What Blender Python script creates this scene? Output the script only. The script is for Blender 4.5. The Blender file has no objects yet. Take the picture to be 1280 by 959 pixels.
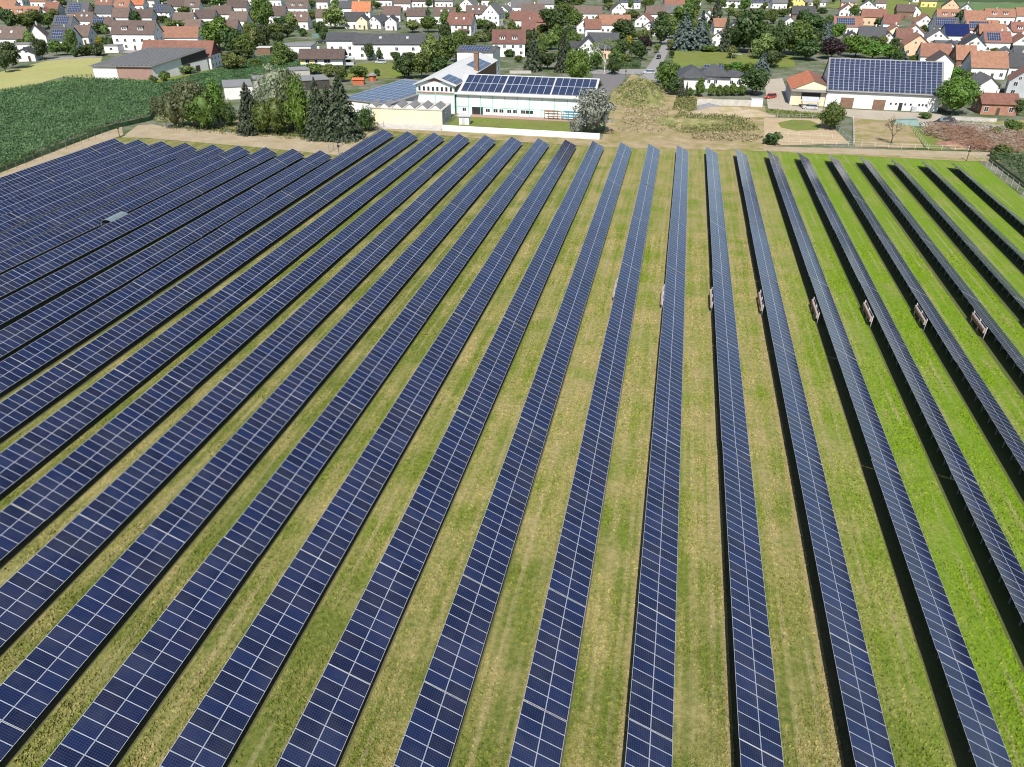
import bpy, math, random
import numpy as np
from mathutils import Matrix, Vector

rng = random.Random(7)
npr = np.random.default_rng(11)
R_ = math.radians
sc = bpy.context.scene
COL = sc.collection

# ------------------------------------------------------------------ camera, sky, sun, exposure
F_PX, PITCH, PSI, ROLL, CAM_H = 939.78, .5348, .2030, .0057, 45.85     # photo is 1280 px wide
cam_d = bpy.data.cameras.new('camera')
cam = bpy.data.objects.new('camera', cam_d)
COL.objects.link(cam)
cam_d.sensor_fit = 'HORIZONTAL'
cam_d.sensor_width = 36.0
cam_d.lens = F_PX / 1280 * 36
cam_d.clip_start = .5
cam_d.clip_end = 6000
_f = Vector((-math.sin(PSI) * math.cos(PITCH), math.cos(PSI) * math.cos(PITCH), -math.sin(PITCH)))
_r = Vector((math.cos(PSI), math.sin(PSI), 0))
_u = _r.cross(_f)
_r2 = _r * math.cos(ROLL) + _u * math.sin(ROLL)
_u2 = -_r * math.sin(ROLL) + _u * math.cos(ROLL)
M = Matrix((( _r2.x, _u2.x, -_f.x, 0), (_r2.y, _u2.y, -_f.y, 0), (_r2.z, _u2.z, -_f.z, CAM_H), (0, 0, 0, 1)))
cam.matrix_world = M
sc.camera = cam

SUN_EL = R_(50)
SUN_AZ = Vector((.085, -.996, 0)).normalized()          # towards the sun, seen from above: behind the camera
world = bpy.data.worlds.new("World")
sc.world = world
world.use_nodes = True
wn = world.node_tree
for n in list(wn.nodes):
    wn.nodes.remove(n)
wo = wn.nodes.new('ShaderNodeOutputWorld')
wb = wn.nodes.new('ShaderNodeBackground')
ws = wn.nodes.new('ShaderNodeTexSky')
ws.sky_type = 'NISHITA'
ws.sun_disc = False
ws.sun_elevation = SUN_EL
ws.sun_rotation = math.atan2(SUN_AZ.x, SUN_AZ.y)
ws.air_density = 1.0
ws.dust_density = .6
ws.ozone_density = 1.0
wb.inputs['Strength'].default_value = .095
wn.links.new(ws.outputs[0], wb.inputs[0])
wn.links.new(wb.outputs[0], wo.inputs[0])
sd = bpy.data.lights.new('sun', 'SUN')
sd.energy = 4.6
sd.angle = R_(.53)
sd.color = (1.0, .955, .88)
sun = bpy.data.objects.new('sun', sd)
COL.objects.link(sun)
sun_dir = Vector((SUN_AZ.x * math.cos(SUN_EL), SUN_AZ.y * math.cos(SUN_EL), math.sin(SUN_EL)))
sun.rotation_euler = sun_dir.to_track_quat('Z', 'Y').to_euler()
sun.location = (0, -50, 120)

sc.render.engine = 'CYCLES'
sc.view_settings.view_transform = 'Standard'
sc.view_settings.look = 'None'
sc.view_settings.exposure = .78
sc.view_settings.gamma = 1
sc.view_settings.use_curve_mapping = False
sc.cycles.use_denoising = True
sc.cycles.filter_width = 1.15
sc.cycles.max_bounces = 6
sc.cycles.diffuse_bounces = 2
sc.cycles.glossy_bounces = 3
sc.cycles.transmission_bounces = 2
sc.cycles.caustics_reflective = False
sc.cycles.caustics_refractive = False

# ------------------------------------------------------------------ geometry of the photograph
CP, SP, CR, SR = math.cos(PITCH), math.sin(PITCH), math.cos(ROLL), math.sin(ROLL)
CPS, SPS = math.cos(PSI), math.sin(PSI)
FWD = Vector((-SPS, CPS, 0))
RGT = Vector((CPS, SPS, 0))


def U(px, py, z=0.0):
    """Point at height z that the photo shows at pixel (px, py)."""
    u = (px - 640) / F_PX
    v = (py - 479.5) / F_PX
    u, v = u * CR + v * SR, -u * SR + v * CR
    fw = CP - v * SP
    k = (CAM_H - z) / (SP + v * CP)
    return Vector((u * k * CPS - fw * k * SPS, u * k * SPS + fw * k * CPS, z))


def PR(x, y, z):
    r = x * CPS + y * SPS
    fw = y * CPS - x * SPS
    d = CAM_H - z
    Z = fw * CP + d * SP
    u, v = r / Z, (d * CP - fw * SP) / Z
    return 640 + F_PX * (u * CR - v * SR), 479.5 + F_PX * (u * SR + v * CR), Z


def ppm(px, py):
    """pixels per metre at the ground point under (px, py)"""
    p = U(px, py)
    return F_PX / PR(p.x, p.y, 0)[2]


# ------------------------------------------------------------------ materials
def new_mat(name):
    m = bpy.data.materials.new(name)
    m.use_nodes = True
    nt = m.node_tree
    b = nt.nodes['Principled BSDF']
    return m, nt, b


def nd(nt, t, **kw):
    n = nt.nodes.new(t)
    for k, v in kw.items():
        setattr(n, k, v)
    return n


def math_n(nt, op, a, b=None, c=None, clamp=False):
    n = nt.nodes.new('ShaderNodeMath')
    n.operation = op
    n.use_clamp = clamp
    for i, x in enumerate((a, b, c)):
        if x is None:
            continue
        if isinstance(x, (int, float)):
            n.inputs[i].default_value = x
        else:
            nt.links.new(x, n.inputs[i])
    return n.outputs[0]


def mixc(nt, fac, a, b, mode='MIX'):
    n = nt.nodes.new('ShaderNodeMix')
    n.data_type = 'RGBA'
    n.blend_type = mode
    n.clamp_factor = True
    if isinstance(fac, (int, float)):
        n.inputs[0].default_value = fac
    else:
        nt.links.new(fac, n.inputs[0])
    for i, x in ((6, a), (7, b)):
        if isinstance(x, tuple):
            n.inputs[i].default_value = (*x[:3], 1)
        else:
            nt.links.new(x, n.inputs[i])
    return n.outputs[2]


def noise(nt, vec, scale, detail=3, rough=.55, out=0):
    n = nt.nodes.new('ShaderNodeTexNoise')
    n.inputs['Scale'].default_value = scale
    n.inputs['Detail'].default_value = detail
    n.inputs['Roughness'].default_value = rough
    nt.links.new(vec, n.inputs['Vector'])
    return n.outputs[out]


def ramp(nt, fac, lo, hi):
    n = nt.nodes.new('ShaderNodeMapRange')
    n.clamp = True
    nt.links.new(fac, n.inputs[0])
    n.inputs[1].default_value = lo
    n.inputs[2].default_value = hi
    return n.outputs[0]


def wpos(nt):
    return nt.nodes.new('ShaderNodeNewGeometry').outputs['Position']


def scaled(nt, vec, s):
    n = nt.nodes.new('ShaderNodeVectorMath')
    n.operation = 'MULTIPLY'
    nt.links.new(vec, n.inputs[0])
    n.inputs[1].default_value = s
    return n.outputs[0]


def bump(nt, b, h, strength, dist=.05):
    n = nt.nodes.new('ShaderNodeBump')
    n.inputs['Strength'].default_value = strength
    n.inputs['Distance'].default_value = dist
    nt.links.new(h, n.inputs['Height'])
    nt.links.new(n.outputs[0], b.inputs['Normal'])


def simple(name, c, rough=.7, var=.25, scale=1.5, metallic=0., rnd=.0, spec=.4, fine=.0):
    """One surface colour with weathering: two scales of noise and a small shift from object to object."""
    m, nt, b = new_mat(name)
    p = wpos(nt)
    f = noise(nt, p, scale, 5, .6)
    lo = tuple(x * (1 - var) for x in c)
    hi = tuple(min(1, x * (1 + var)) for x in c)
    col = mixc(nt, ramp(nt, f, .3, .7), lo, hi)
    if fine:
        f2 = noise(nt, p, scale * 9, 3, .6)
        col = mixc(nt, math_n(nt, 'MULTIPLY', ramp(nt, f2, .35, .65), fine), col, tuple(x * .45 for x in c))
    if rnd:
        oi = nt.nodes.new('ShaderNodeObjectInfo').outputs['Random']
        h = nt.nodes.new('ShaderNodeHueSaturation')
        nt.links.new(col, h.inputs['Color'])
        nt.links.new(math_n(nt, 'MULTIPLY_ADD', oi, 2 * rnd, 1 - rnd), h.inputs['Value'])
        nt.links.new(math_n(nt, 'MULTIPLY_ADD', oi, .5 * rnd, 1 - .25 * rnd), h.inputs['Saturation'])
        col = h.outputs[0]
    nt.links.new(col, b.inputs['Base Color'])
    b.inputs['Roughness'].default_value = rough
    b.inputs['Metallic'].default_value = metallic
    b.inputs['Specular IOR Level'].default_value = spec
    return m


def roof_mat(name, c, rough=.75):
    """Tiled roof: courses along the slope and columns along the eave, patchy weathering."""
    m, nt, b = new_mat(name)
    p = wpos(nt)
    tc = nt.nodes.new('ShaderNodeTexCoord').outputs['Object']
    f = noise(nt, p, .7, 6, .65)
    col = mixc(nt, ramp(nt, f, .3, .7), tuple(x * .72 for x in c), tuple(x * 1.25 for x in c))
    f3 = noise(nt, p, 4.5, 3, .6)
    col = mixc(nt, math_n(nt, 'MULTIPLY', ramp(nt, f3, .5, .75), .35), col, (c[0] * .5 + .03, c[1] * .5 + .03, c[2] * .5 + .025))
    sx = nt.nodes.new('ShaderNodeSeparateXYZ')
    nt.links.new(tc, sx.inputs[0])
    cz = math_n(nt, 'FRACT', math_n(nt, 'MULTIPLY', sx.outputs[2], 3.1))
    course = math_n(nt, 'LESS_THAN', cz, .22)
    col = mixc(nt, math_n(nt, 'MULTIPLY', course, .35), col, tuple(x * .45 for x in c))
    oi = nt.nodes.new('ShaderNodeObjectInfo').outputs['Random']
    h = nt.nodes.new('ShaderNodeHueSaturation')
    nt.links.new(col, h.inputs['Color'])
    nt.links.new(math_n(nt, 'MULTIPLY_ADD', oi, .5, .75), h.inputs['Value'])
    nt.links.new(math_n(nt, 'MULTIPLY_ADD', oi, .014, .496), h.inputs['Hue'])
    nt.links.new(h.outputs[0], b.inputs['Base Color'])
    b.inputs['Roughness'].default_value = rough
    bump(nt, b, cz, .3, .04)
    return m


def leaf_mat(name, c, c2=None, trans=.25, scale=.8):
    m, nt, b = new_mat(name)
    p = wpos(nt)
    c2 = c2 or (c[0] * 1.7, c[1] * 1.5, c[2] * 1.3)
    f = noise(nt, p, scale, 4, .7)
    col = mixc(nt, ramp(nt, f, .36, .66), tuple(x * .75 for x in c), c2)
    oi = nt.nodes.new('ShaderNodeObjectInfo').outputs['Random']
    h = nt.nodes.new('ShaderNodeHueSaturation')
    nt.links.new(col, h.inputs['Color'])
    nt.links.new(math_n(nt, 'MULTIPLY_ADD', oi, .045, .478), h.inputs['Hue'])
    nt.links.new(math_n(nt, 'MULTIPLY_ADD', oi, .5, .78), h.inputs['Value'])
    nt.links.new(h.outputs[0], b.inputs['Base Color'])
    b.inputs['Roughness'].default_value = .55
    b.inputs['Specular IOR Level'].default_value = .35
    t = nt.nodes.new('ShaderNodeBsdfTranslucent')
    nt.links.new(h.outputs[0], t.inputs[0])
    mx = nt.nodes.new('ShaderNodeMixShader')
    mx.inputs[0].default_value = trans
    nt.links.new(b.outputs[0], mx.inputs[1])
    nt.links.new(t.outputs[0], mx.inputs[2])
    nt.links.new(mx.outputs[0], nt.nodes['Material Output'].inputs[0])
    return m


def field_noise(nt, p):
    return noise(nt, p, .02, 4, .6)


def meadow_mat(name, lift=1.0):
    """Mown meadow: olive to straw colour between the rows, lush green in the lanes towards +x; streaks along the lanes."""
    m, nt, b = new_mat(name)
    p = wpos(nt)
    s = nt.nodes.new('ShaderNodeSeparateXYZ')
    nt.links.new(p, s.inputs[0])
    wob = noise(nt, p, .05, 3, .6)
    xw = math_n(nt, 'ADD', s.outputs[0], math_n(nt, 'MULTIPLY_ADD', wob, 8, -4))
    lush = ramp(nt, xw, 15, 30)
    yw = math_n(nt, 'ADD', s.outputs[1], math_n(nt, 'MULTIPLY_ADD', wob, 30, -15))
    olive = math_n(nt, 'MAXIMUM', ramp(nt, xw, -6, -38), ramp(nt, yw, 72, 34))  # towards the viewer: greener growth, plus grass self-shading painted in as darker olive
    st = noise(nt, scaled(nt, p, (1.0, .045, 0)), 1.5, 4, .6)           # wheel tracks and mowing streaks
    st2 = noise(nt, scaled(nt, p, (1.0, .02, 0)), .55, 3, .5)
    pat = noise(nt, p, .16, 5, .65)
    fine = noise(nt, p, 2.4, 4, .7)
    ffine = noise(nt, p, 9.0, 3, .7)
    straw = mixc(nt, ramp(nt, fine, .35, .68), (.175, .150, .050), (.285, .240, .110))
    green = mixc(nt, ramp(nt, fine, .33, .67), (.075, .112, .009), (.150, .188, .024))
    lushc = mixc(nt, ramp(nt, fine, .3, .7), (.072, .138, .005), (.142, .215, .015))
    olivec = mixc(nt, ramp(nt, fine, .33, .67), (.050, .076, .009), (.132, .142, .032))
    dry = math_n(nt, 'ADD', math_n(nt, 'MULTIPLY', st, .5), math_n(nt, 'ADD', math_n(nt, 'MULTIPLY', pat, .8), math_n(nt, 'MULTIPLY', st2, .5)))
    base = mixc(nt, olive, green, olivec)
    dry = math_n(nt, 'SUBTRACT', dry, math_n(nt, 'MULTIPLY', olive, .09))
    col = mixc(nt, ramp(nt, dry, .74, 1.0), base, straw)
    lc = mixc(nt, math_n(nt, 'MULTIPLY', ramp(nt, dry, .88, 1.12), .5), lushc, straw)
    col = mixc(nt, lush, col, lc)
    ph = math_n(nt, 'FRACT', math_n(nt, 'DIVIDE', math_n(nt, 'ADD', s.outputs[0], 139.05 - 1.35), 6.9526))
    tr = math_n(nt, 'MAXIMUM', math_n(nt, 'COMPARE', ph, .605, .028), math_n(nt, 'COMPARE', ph, .835, .030))      # wheel tracks
    tr = math_n(nt, 'MULTIPLY', tr, ramp(nt, noise(nt, scaled(nt, p, (.6, .09, 0)), .8, 3, .6), .42, .62))
    col = mixc(nt, math_n(nt, 'MULTIPLY', tr, .45), col, mixc(nt, ramp(nt, fine, .3, .7), (.20, .165, .085), (.30, .25, .14)))
    fr_ = ramp(nt, math_n(nt, 'ADD', ph, math_n(nt, 'MULTIPLY_ADD', fine, .08, -.04)), .90, .955)                   # trampled edge below the upper rims
    fr_ = math_n(nt, 'MULTIPLY', fr_, math_n(nt, 'LESS_THAN', s.outputs[0], 20))
    col = mixc(nt, math_n(nt, 'MULTIPLY', fr_, .75), col, (.235, .19, .095))
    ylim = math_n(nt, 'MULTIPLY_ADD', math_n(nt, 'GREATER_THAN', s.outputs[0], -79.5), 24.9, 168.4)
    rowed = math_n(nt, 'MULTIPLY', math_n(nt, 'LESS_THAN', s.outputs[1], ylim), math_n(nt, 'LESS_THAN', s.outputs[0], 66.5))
    un = math_n(nt, 'MULTIPLY', rowed, math_n(nt, 'LESS_THAN', ph, .435))                                                                         # bare soil under the tables, darkened to paint in their shade
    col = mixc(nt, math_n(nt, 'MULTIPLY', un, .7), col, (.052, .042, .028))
    weed = math_n(nt, 'MULTIPLY', ramp(nt, noise(nt, p, .9, 3, .6), .56, .66), ramp(nt, ffine, .45, .6))
    col = mixc(nt, math_n(nt, 'MULTIPLY', weed, .7), col, (.05, .095, .014))
    col = mixc(nt, math_n(nt, 'MULTIPLY', ramp(nt, ffine, .58, .72), .5), col, (.30, .27, .13))
    if lift != 1.0:
        h = nt.nodes.new('ShaderNodeHueSaturation')
        h.inputs['Value'].default_value = lift
        h.inputs['Saturation'].default_value = 1.05
        nt.links.new(col, h.inputs['Color'])
        col = h.outputs[0]
    nt.links.new(col, b.inputs['Base Color'])
    b.inputs['Roughness'].default_value = .9
    b.inputs['Specular IOR Level'].default_value = .15
    bump(nt, b, math_n(nt, 'ADD', fine, math_n(nt, 'MULTIPLY', ffine, .8)), .8, .12)
    return m


def soil_mat(name, c1, c2, veg=None, vlo=.5, vhi=.62, scale=.25):
    m, nt, b = new_mat(name)
    p = wpos(nt)
    f = noise(nt, p, scale, 6, .7)
    g = noise(nt, p, scale * 9, 5, .7)
    col = mixc(nt, ramp(nt, f, .3, .7), c1, c2)
    col = mixc(nt, math_n(nt, 'MULTIPLY', ramp(nt, g, .5, .75), .45), col, tuple(x * .55 for x in c1))
    if veg:
        v = math_n(nt, 'ADD', math_n(nt, 'MULTIPLY', noise(nt, p, scale * .8, 5, .7), .75), math_n(nt, 'MULTIPLY', g, .25))
        vc = mixc(nt, ramp(nt, g, .35, .65), veg, tuple(x * 1.7 for x in veg))
        col = mixc(nt, ramp(nt, v, vlo, vhi), col, vc)
    nt.links.new(col, b.inputs['Base Color'])
    b.inputs['Roughness'].default_value = .95
    b.inputs['Specular IOR Level'].default_value = .1
    bump(nt, b, math_n(nt, 'ADD', f, g), .7, .3)
    return m


def module_mat():
    """Polycrystalline solar glass; UV runs 0..1 over one module, so a sheet of several keeps counting."""
    m, nt, b = new_mat('solar_glass')
    uv = nt.nodes.new('ShaderNodeUVMap').outputs[0]
    s = nt.nodes.new('ShaderNodeSeparateXYZ')
    nt.links.new(uv, s.inputs[0])
    oi = nt.nodes.new('ShaderNodeObjectInfo').outputs['Random']

    def edge(x, w):        # 1 within w of an integer
        fr = math_n(nt, 'FRACT', x)
        d = math_n(nt, 'MINIMUM', fr, math_n(nt, 'SUBTRACT', 1.0, fr))
        return math_n(nt, 'LESS_THAN', d, w)
    frame = math_n(nt, 'MAXIMUM', edge(s.outputs[0], .019), edge(s.outputs[1], .0115))
    cell = math_n(nt, 'MAXIMUM', edge(math_n(nt, 'MULTIPLY', s.outputs[0], 6), .07), edge(math_n(nt, 'MULTIPLY', s.outputs[1], 10), .07))
    wnz = nt.nodes.new('ShaderNodeTexWhiteNoise')
    wnz.noise_dimensions = '4D'
    fl = nt.nodes.new('ShaderNodeVectorMath')
    fl.operation = 'FLOOR'
    nt.links.new(uv, fl.inputs[0])
    nt.links.new(fl.outputs[0], wnz.inputs['Vector'])
    nt.links.new(math_n(nt, 'MULTIPLY', oi, 977), wnz.inputs['W'])
    r = wnz.outputs['Value']
    wn2 = nt.nodes.new('ShaderNodeTexWhiteNoise')
    wn2.noise_dimensions = '4D'
    fl2 = nt.nodes.new('ShaderNodeVectorMath')
    fl2.operation = 'FLOOR'
    nt.links.new(scaled(nt, uv, (6, 10, 1)), fl2.inputs[0])
    nt.links.new(fl2.outputs[0], wn2.inputs['Vector'])
    nt.links.new(math_n(nt, 'MULTIPLY', oi, 431), wn2.inputs['W'])
    col = mixc(nt, r, (.0030, .0050, .018), (.0068, .0135, .051))
    col = mixc(nt, math_n(nt, 'MULTIPLY', wn2.outputs['Value'], .35), col, (.008, .009, .026))
    col = mixc(nt, math_n(nt, 'MULTIPLY', cell, .55), col, (.042, .055, .11))
    dst = noise(nt, wpos(nt), .35, 5, .65)
    col = mixc(nt, math_n(nt, 'MULTIPLY', ramp(nt, dst, .42, .75), .10), col, (.16, .15, .14))          # dust film
    odd = math_n(nt, 'LESS_THAN', math_n(nt, 'FRACT', math_n(nt, 'MULTIPLY', r, 7.31)), .07)
    col = mixc(nt, math_n(nt, 'MULTIPLY', math_n(nt, 'MULTIPLY', odd, math_n(nt, 'SUBTRACT', 1.0, cell)), .42), col, (.013, .009, .022))   # modules of another batch
    col = mixc(nt, frame, col, (.40, .43, .49))
    nt.links.new(col, b.inputs['Base Color'])
    dust = noise(nt, wpos(nt), .12, 4, .6)
    nt.links.new(math_n(nt, 'MULTIPLY_ADD', frame, .3, math_n(nt, 'MULTIPLY_ADD', dust, .12, .12)), b.inputs['Roughness'])
    b.inputs['IOR'].default_value = 1.38
    return m


MAT = {}


def setup_materials():
    A = MAT
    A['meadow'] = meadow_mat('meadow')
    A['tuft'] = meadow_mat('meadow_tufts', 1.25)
    A['ground'] = soil_mat('town_ground', (.13, .12, .10), (.20, .19, .165), (.036, .058, .014), .40, .58, .11)
    A['lawn'] = soil_mat('lawn', (.10, .11, .03), (.17, .16, .06), (.085, .115, .02), .40, .60, .12)
    A['dirt'] = soil_mat('bare_dirt', (.24, .175, .105), (.34, .265, .17), (.115, .112, .032), .44, .62, .22)
    A['track'] = soil_mat('dirt_track', (.25, .195, .13), (.34, .28, .195), (.15, .14, .05), .52, .70, .22)
    A['sand'] = soil_mat('paddock_sand', (.30, .225, .135), (.38, .30, .19), None, scale=.2)
    A['weeds'] = soil_mat('weedy_earth', (.22, .18, .09), (.31, .255, .14), (.075, .098, .024), .40, .62, .3)
    A['farmyard'] = soil_mat('yard_gravel', (.28, .24, .19), (.36, .315, .25), None, scale=.2)
    A['wheat'] = soil_mat('ripening_wheat', (.235, .225, .085), (.30, .28, .12), (.165, .185, .062), .46, .70, .05)
    A['far_field'] = soil_mat('far_green_field', (.075, .125, .05), (.10, .15, .06), None, scale=.03)
    A['far_hedge'] = soil_mat('far_wooded_hill', (.03, .055, .02), (.06, .09, .03), None, scale=.1)
    A['asphalt'] = simple('asphalt', (.125, .118, .115), .9, .18, .8, fine=.2)
    A['asphalt_pale'] = simple('worn_asphalt', (.21, .20, .19), .9, .15, .8, fine=.2)
    A['paver'] = simple('red_pavers', (.30, .19, .15), .9, .15, 1.5, fine=.25)
    A['concrete'] = simple('concrete', (.40, .38, .34), .85, .18, .6, fine=.2)
    A['white'] = simple('white_render', (.62, .61, .585), .85, .09, .35, rnd=.13, fine=.05)
    A['cream'] = simple('cream_render', (.60, .52, .36), .85, .12, .4, fine=.1)
    A['peach'] = simple('peach_render', (.58, .38, .25), .85, .1, .4)
    A['yellow'] = simple('yellow_render', (.66, .48, .16), .85, .1, .4)
    A['grey_wall'] = simple('grey_render', (.34, .35, .36), .85, .12, .5)
    A['brickwall'] = simple('brick_wall', (.30, .15, .10), .9, .2, 1.2, fine=.25)
    A['brownwood'] = simple('brown_timber', (.17, .10, .065), .8, .25, 1.3, fine=.3)
    A['mauve'] = simple('mauve_cladding', (.25, .155, .13), .75, .08, .6)
    A['darkwood'] = simple('dark_timber', (.045, .04, .035), .8, .25, 1.3)
    A['redwood'] = simple('red_stained_timber', (.38, .10, .04), .75, .2, 1.3)
    A['mint'] = simple('mint_green_trim', (.16, .42, .31), .6, .08, .8)
    A['mintpane'] = simple('pale_translucent_panel', (.66, .70, .68), .35, .05, .3)
    A['alu'] = simple('aluminium', (.62, .63, .65), .4, .08, 2, metallic=.5)
    A['rail'] = simple('dull_aluminium', (.36, .37, .39), .55, .1, 2)
    A['steel'] = simple('galvanised_steel', (.30, .31, .32), .5, .15, 2, metallic=.6)
    A['under'] = simple('panel_backsheet', (.025, .025, .028), .7, .1, 2)
    A['metalroof'] = simple('pale_metal_roof', (.43, .425, .41), .5, .08, .5)
    A['greyroof'] = simple('grey_sheet_roof', (.17, .165, .16), .6, .12, .5, fine=.1)
    A['sawglass'] = simple('roof_solar_sheet', (.135, .145, .155), .45, .15, .3)
    A['roofsolar'] = roof_solar_mat()
    A['frame'] = simple('white_window_frame', (.72, .72, .72), .5, .03, 1)
    A['glass'] = simple('dark_window_glass', (.022, .026, .032), .08, .2, .7, spec=.6)
    A['door'] = simple('dark_brown_door', (.07, .045, .035), .6, .15, 1)
    A['black'] = simple('black_plastic', (.02, .02, .022), .6, .1, 2)
    A['redpanel'] = simple('red_panel', (.33, .05, .04), .4, .08, 2)
    A['bluerack'] = simple('blue_steel', (.05, .17, .25), .45, .12, 2)
    A['tarp'] = simple('green_tarp', (.10, .17, .155), .5, .15, 1)
    A['carpaint'] = simple('silver_car_paint', (.55, .56, .58), .25, .04, 2, metallic=.4)
    A['redpaint'] = simple('red_car_paint', (.35, .04, .03), .3, .05, 2)
    A['bark'] = simple('bark', (.085, .065, .045), .9, .3, 3)
    A['birch'] = simple('birch_bark', (.55, .54, .50), .8, .2, 3, fine=.3)
    A['twigs'] = simple('dry_twigs', (.21, .115, .075), .9, .45, 1.0, fine=.3)
    A['gravel'] = simple('grey_gravel', (.17, .175, .18), .95, .15, 2, fine=.3)
    A['pool'] = simple('pale_sheet', (.12, .155, .165), .3, .1, .8)
    for k, c in dict(brown=(.082, .053, .043), brown2=(.10, .060, .047), redbrown=(.125, .052, .038), orange=(.185, .080, .050), bright=(.30, .088, .040),
                     red=(.15, .056, .042), slate=(.046, .048, .052), grey=(.085, .082, .08), navy=(.008, .013, .075), dark=(.028, .027, .029)).items():
        A['roof_' + k] = roof_mat('roof_tiles_' + k, c, .25 if k == 'navy' else .75)
    A['lf_b'] = leaf_mat('leaves_mid_green', (.048, .086, .014), (.115, .165, .030))
    A['lf_l'] = leaf_mat('leaves_light_green', (.088, .125, .026), (.18, .22, .06))
    A['lf_d'] = leaf_mat('leaves_dark_green', (.026, .051, .012), (.068, .102, .025))
    A['lf_B'] = leaf_mat('leaves_bright_green', (.055, .112, .012), (.120, .200, .028))
    A['lf_c'] = leaf_mat('needles_dark', (.014, .025, .010), (.042, .056, .022), .1)
    A['lf_s'] = leaf_mat('needles_blue_green', (.030, .050, .042), (.085, .115, .10), .1)
    A['lf_w'] = leaf_mat('leaves_grey_willow', (.062, .085, .028), (.165, .195, .088))
    A['lf_W'] = leaf_mat('leaves_silver', (.13, .15, .115), (.33, .35, .29), .15)
    A['lf_p'] = leaf_mat('leaves_purple', (.018, .010, .011), (.045, .022, .022))
    A['lf_y'] = leaf_mat('leaves_lime', (.20, .22, .012), (.36, .36, .035))
    A['lf_maize'] = leaf_mat('maize_leaves', (.045, .095, .030), (.095, .165, .062), .25, .25)
    A['lf_weed'] = leaf_mat('weed_leaves', (.07, .10, .02), (.19, .20, .06), .2, .6)
    A['lf_straw'] = leaf_mat('dry_grass', (.21, .18, .09), (.32, .27, .145), .1, .6)


def roof_solar_mat():
    m, nt, b = new_mat('rooftop_solar')
    uv = nt.nodes.new('ShaderNodeUVMap').outputs[0]
    s = nt.nodes.new('ShaderNodeSeparateXYZ')
    nt.links.new(uv, s.inputs[0])

    def edge(x, w):
        fr = math_n(nt, 'FRACT', x)
        d = math_n(nt, 'MINIMUM', fr, math_n(nt, 'SUBTRACT', 1.0, fr))
        return math_n(nt, 'LESS_THAN', d, w)
    fr = math_n(nt, 'MAXIMUM', edge(s.outputs[0], .028), edge(s.outputs[1], .018))
    f = noise(nt, wpos(nt), .5, 4, .6)
    col = mixc(nt, ramp(nt, f, .3, .7), (.016, .022, .048), (.028, .037, .070))
    col = mixc(nt, fr, col, (.40, .42, .47))
    nt.links.new(col, b.inputs['Base Color'])
    b.inputs['Roughness'].default_value = .22
    return m


setup_materials()

# ------------------------------------------------------------------ mesh helpers
class MB:
    """Collects boxes, quads, prisms and tubes; build() links them as ONE mesh object."""

    def __init__(s):
        s.v, s.f, s.m, s.uv = [], [], [], []

    def quad(s, pts, mi=0, uv=None):
        n = len(s.v)
        s.v += [tuple(p) for p in pts]
        s.f.append(tuple(range(n, n + len(pts))))
        s.m.append(mi)
        s.uv.append(uv)

    def box(s, x0, x1, y0, y1, z0, z1, mi=0, top=None):
        n = len(s.v)
        s.v += [(x0, y0, z0), (x1, y0, z0), (x1, y1, z0), (x0, y1, z0), (x0, y0, z1), (x1, y0, z1), (x1, y1, z1), (x0, y1, z1)]
        for i, q in enumerate(((0, 3, 2, 1), (4, 5, 6, 7), (0, 1, 5, 4), (1, 2, 6, 5), (2, 3, 7, 6), (3, 0, 4, 7))):
            s.f.append(tuple(n + k for k in q))
            s.m.append(top if (i == 1 and top is not None) else mi)
            s.uv.append(None)

    def hexa(s, p, mi=0, top=None, uvtop=None):
        """8 corners: bottom 4 counter-clockwise from above, then top 4"""
        n = len(s.v)
        s.v += [tuple(q) for q in p]
        for i, q in enumerate(((0, 3, 2, 1), (4, 5, 6, 7), (0, 1, 5, 4), (1, 2, 6, 5), (2, 3, 7, 6), (3, 0, 4, 7))):
            s.f.append(tuple(n + k for k in q))
            s.m.append(top if (i == 1 and top is not None) else mi)
            s.uv.append(uvtop if i == 1 else None)

    def slab(s, q, t, mi=0, top=None, uvtop=None):
        """a plate of thickness t under the quad q (4 points, counter-clockwise seen from its upper side)"""
        q = [Vector(p) for p in q]
        n = (q[1] - q[0]).cross(q[3] - q[0]).normalized()
        s.hexa([p - n * t for p in q] + q, mi, top, uvtop)

    def tube(s, a, b, r0, r1=None, seg=6, mi=0):
        a, b = Vector(a), Vector(b)
        r1 = r0 if r1 is None else r1
        d = (b - a).normalized()
        x = d.orthogonal().normalized()
        y = d.cross(x)
        n = len(s.v)
        for p, r in ((a, r0), (b, r1)):
            for k in range(seg):
                t = 2 * math.pi * k / seg
                s.v.append(tuple(p + x * (r * math.cos(t)) + y * (r * math.sin(t))))
        for k in range(seg):
            k2 = (k + 1) % seg
            s.f.append((n + k, n + k2, n + seg + k2, n + seg + k))
            s.m.append(mi)
            s.uv.append(None)
        s.f.append(tuple(n + seg + k for k in range(seg)))
        s.m.append(mi)
        s.uv.append(None)
        s.f.append(tuple(n + seg - 1 - k for k in range(seg)))
        s.m.append(mi)
        s.uv.append(None)

    def mesh(s, name, mats):
        me = bpy.data.meshes.new(name)
        me.from_pydata(s.v, [], s.f)
        for m in (mats if isinstance(mats, (list, tuple)) else [mats]):
            me.materials.append(MAT[m] if isinstance(m, str) else m)
        me.polygons.foreach_set('material_index', s.m)
        if any(u is not None for u in s.uv):
            l = me.uv_layers.new(name='UVMap')
            k = 0
            for f, u in zip(s.f, s.uv):
                for j in range(len(f)):
                    l.data[k].uv = u[j] if u is not None else (.5, .5)
                    k += 1
        me.update()
        return me

    def build(s, name, mats, parent=None, loc=(0, 0, 0), rz=0.):
        return link(name, s.mesh(name, mats), parent, loc, rz)


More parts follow.
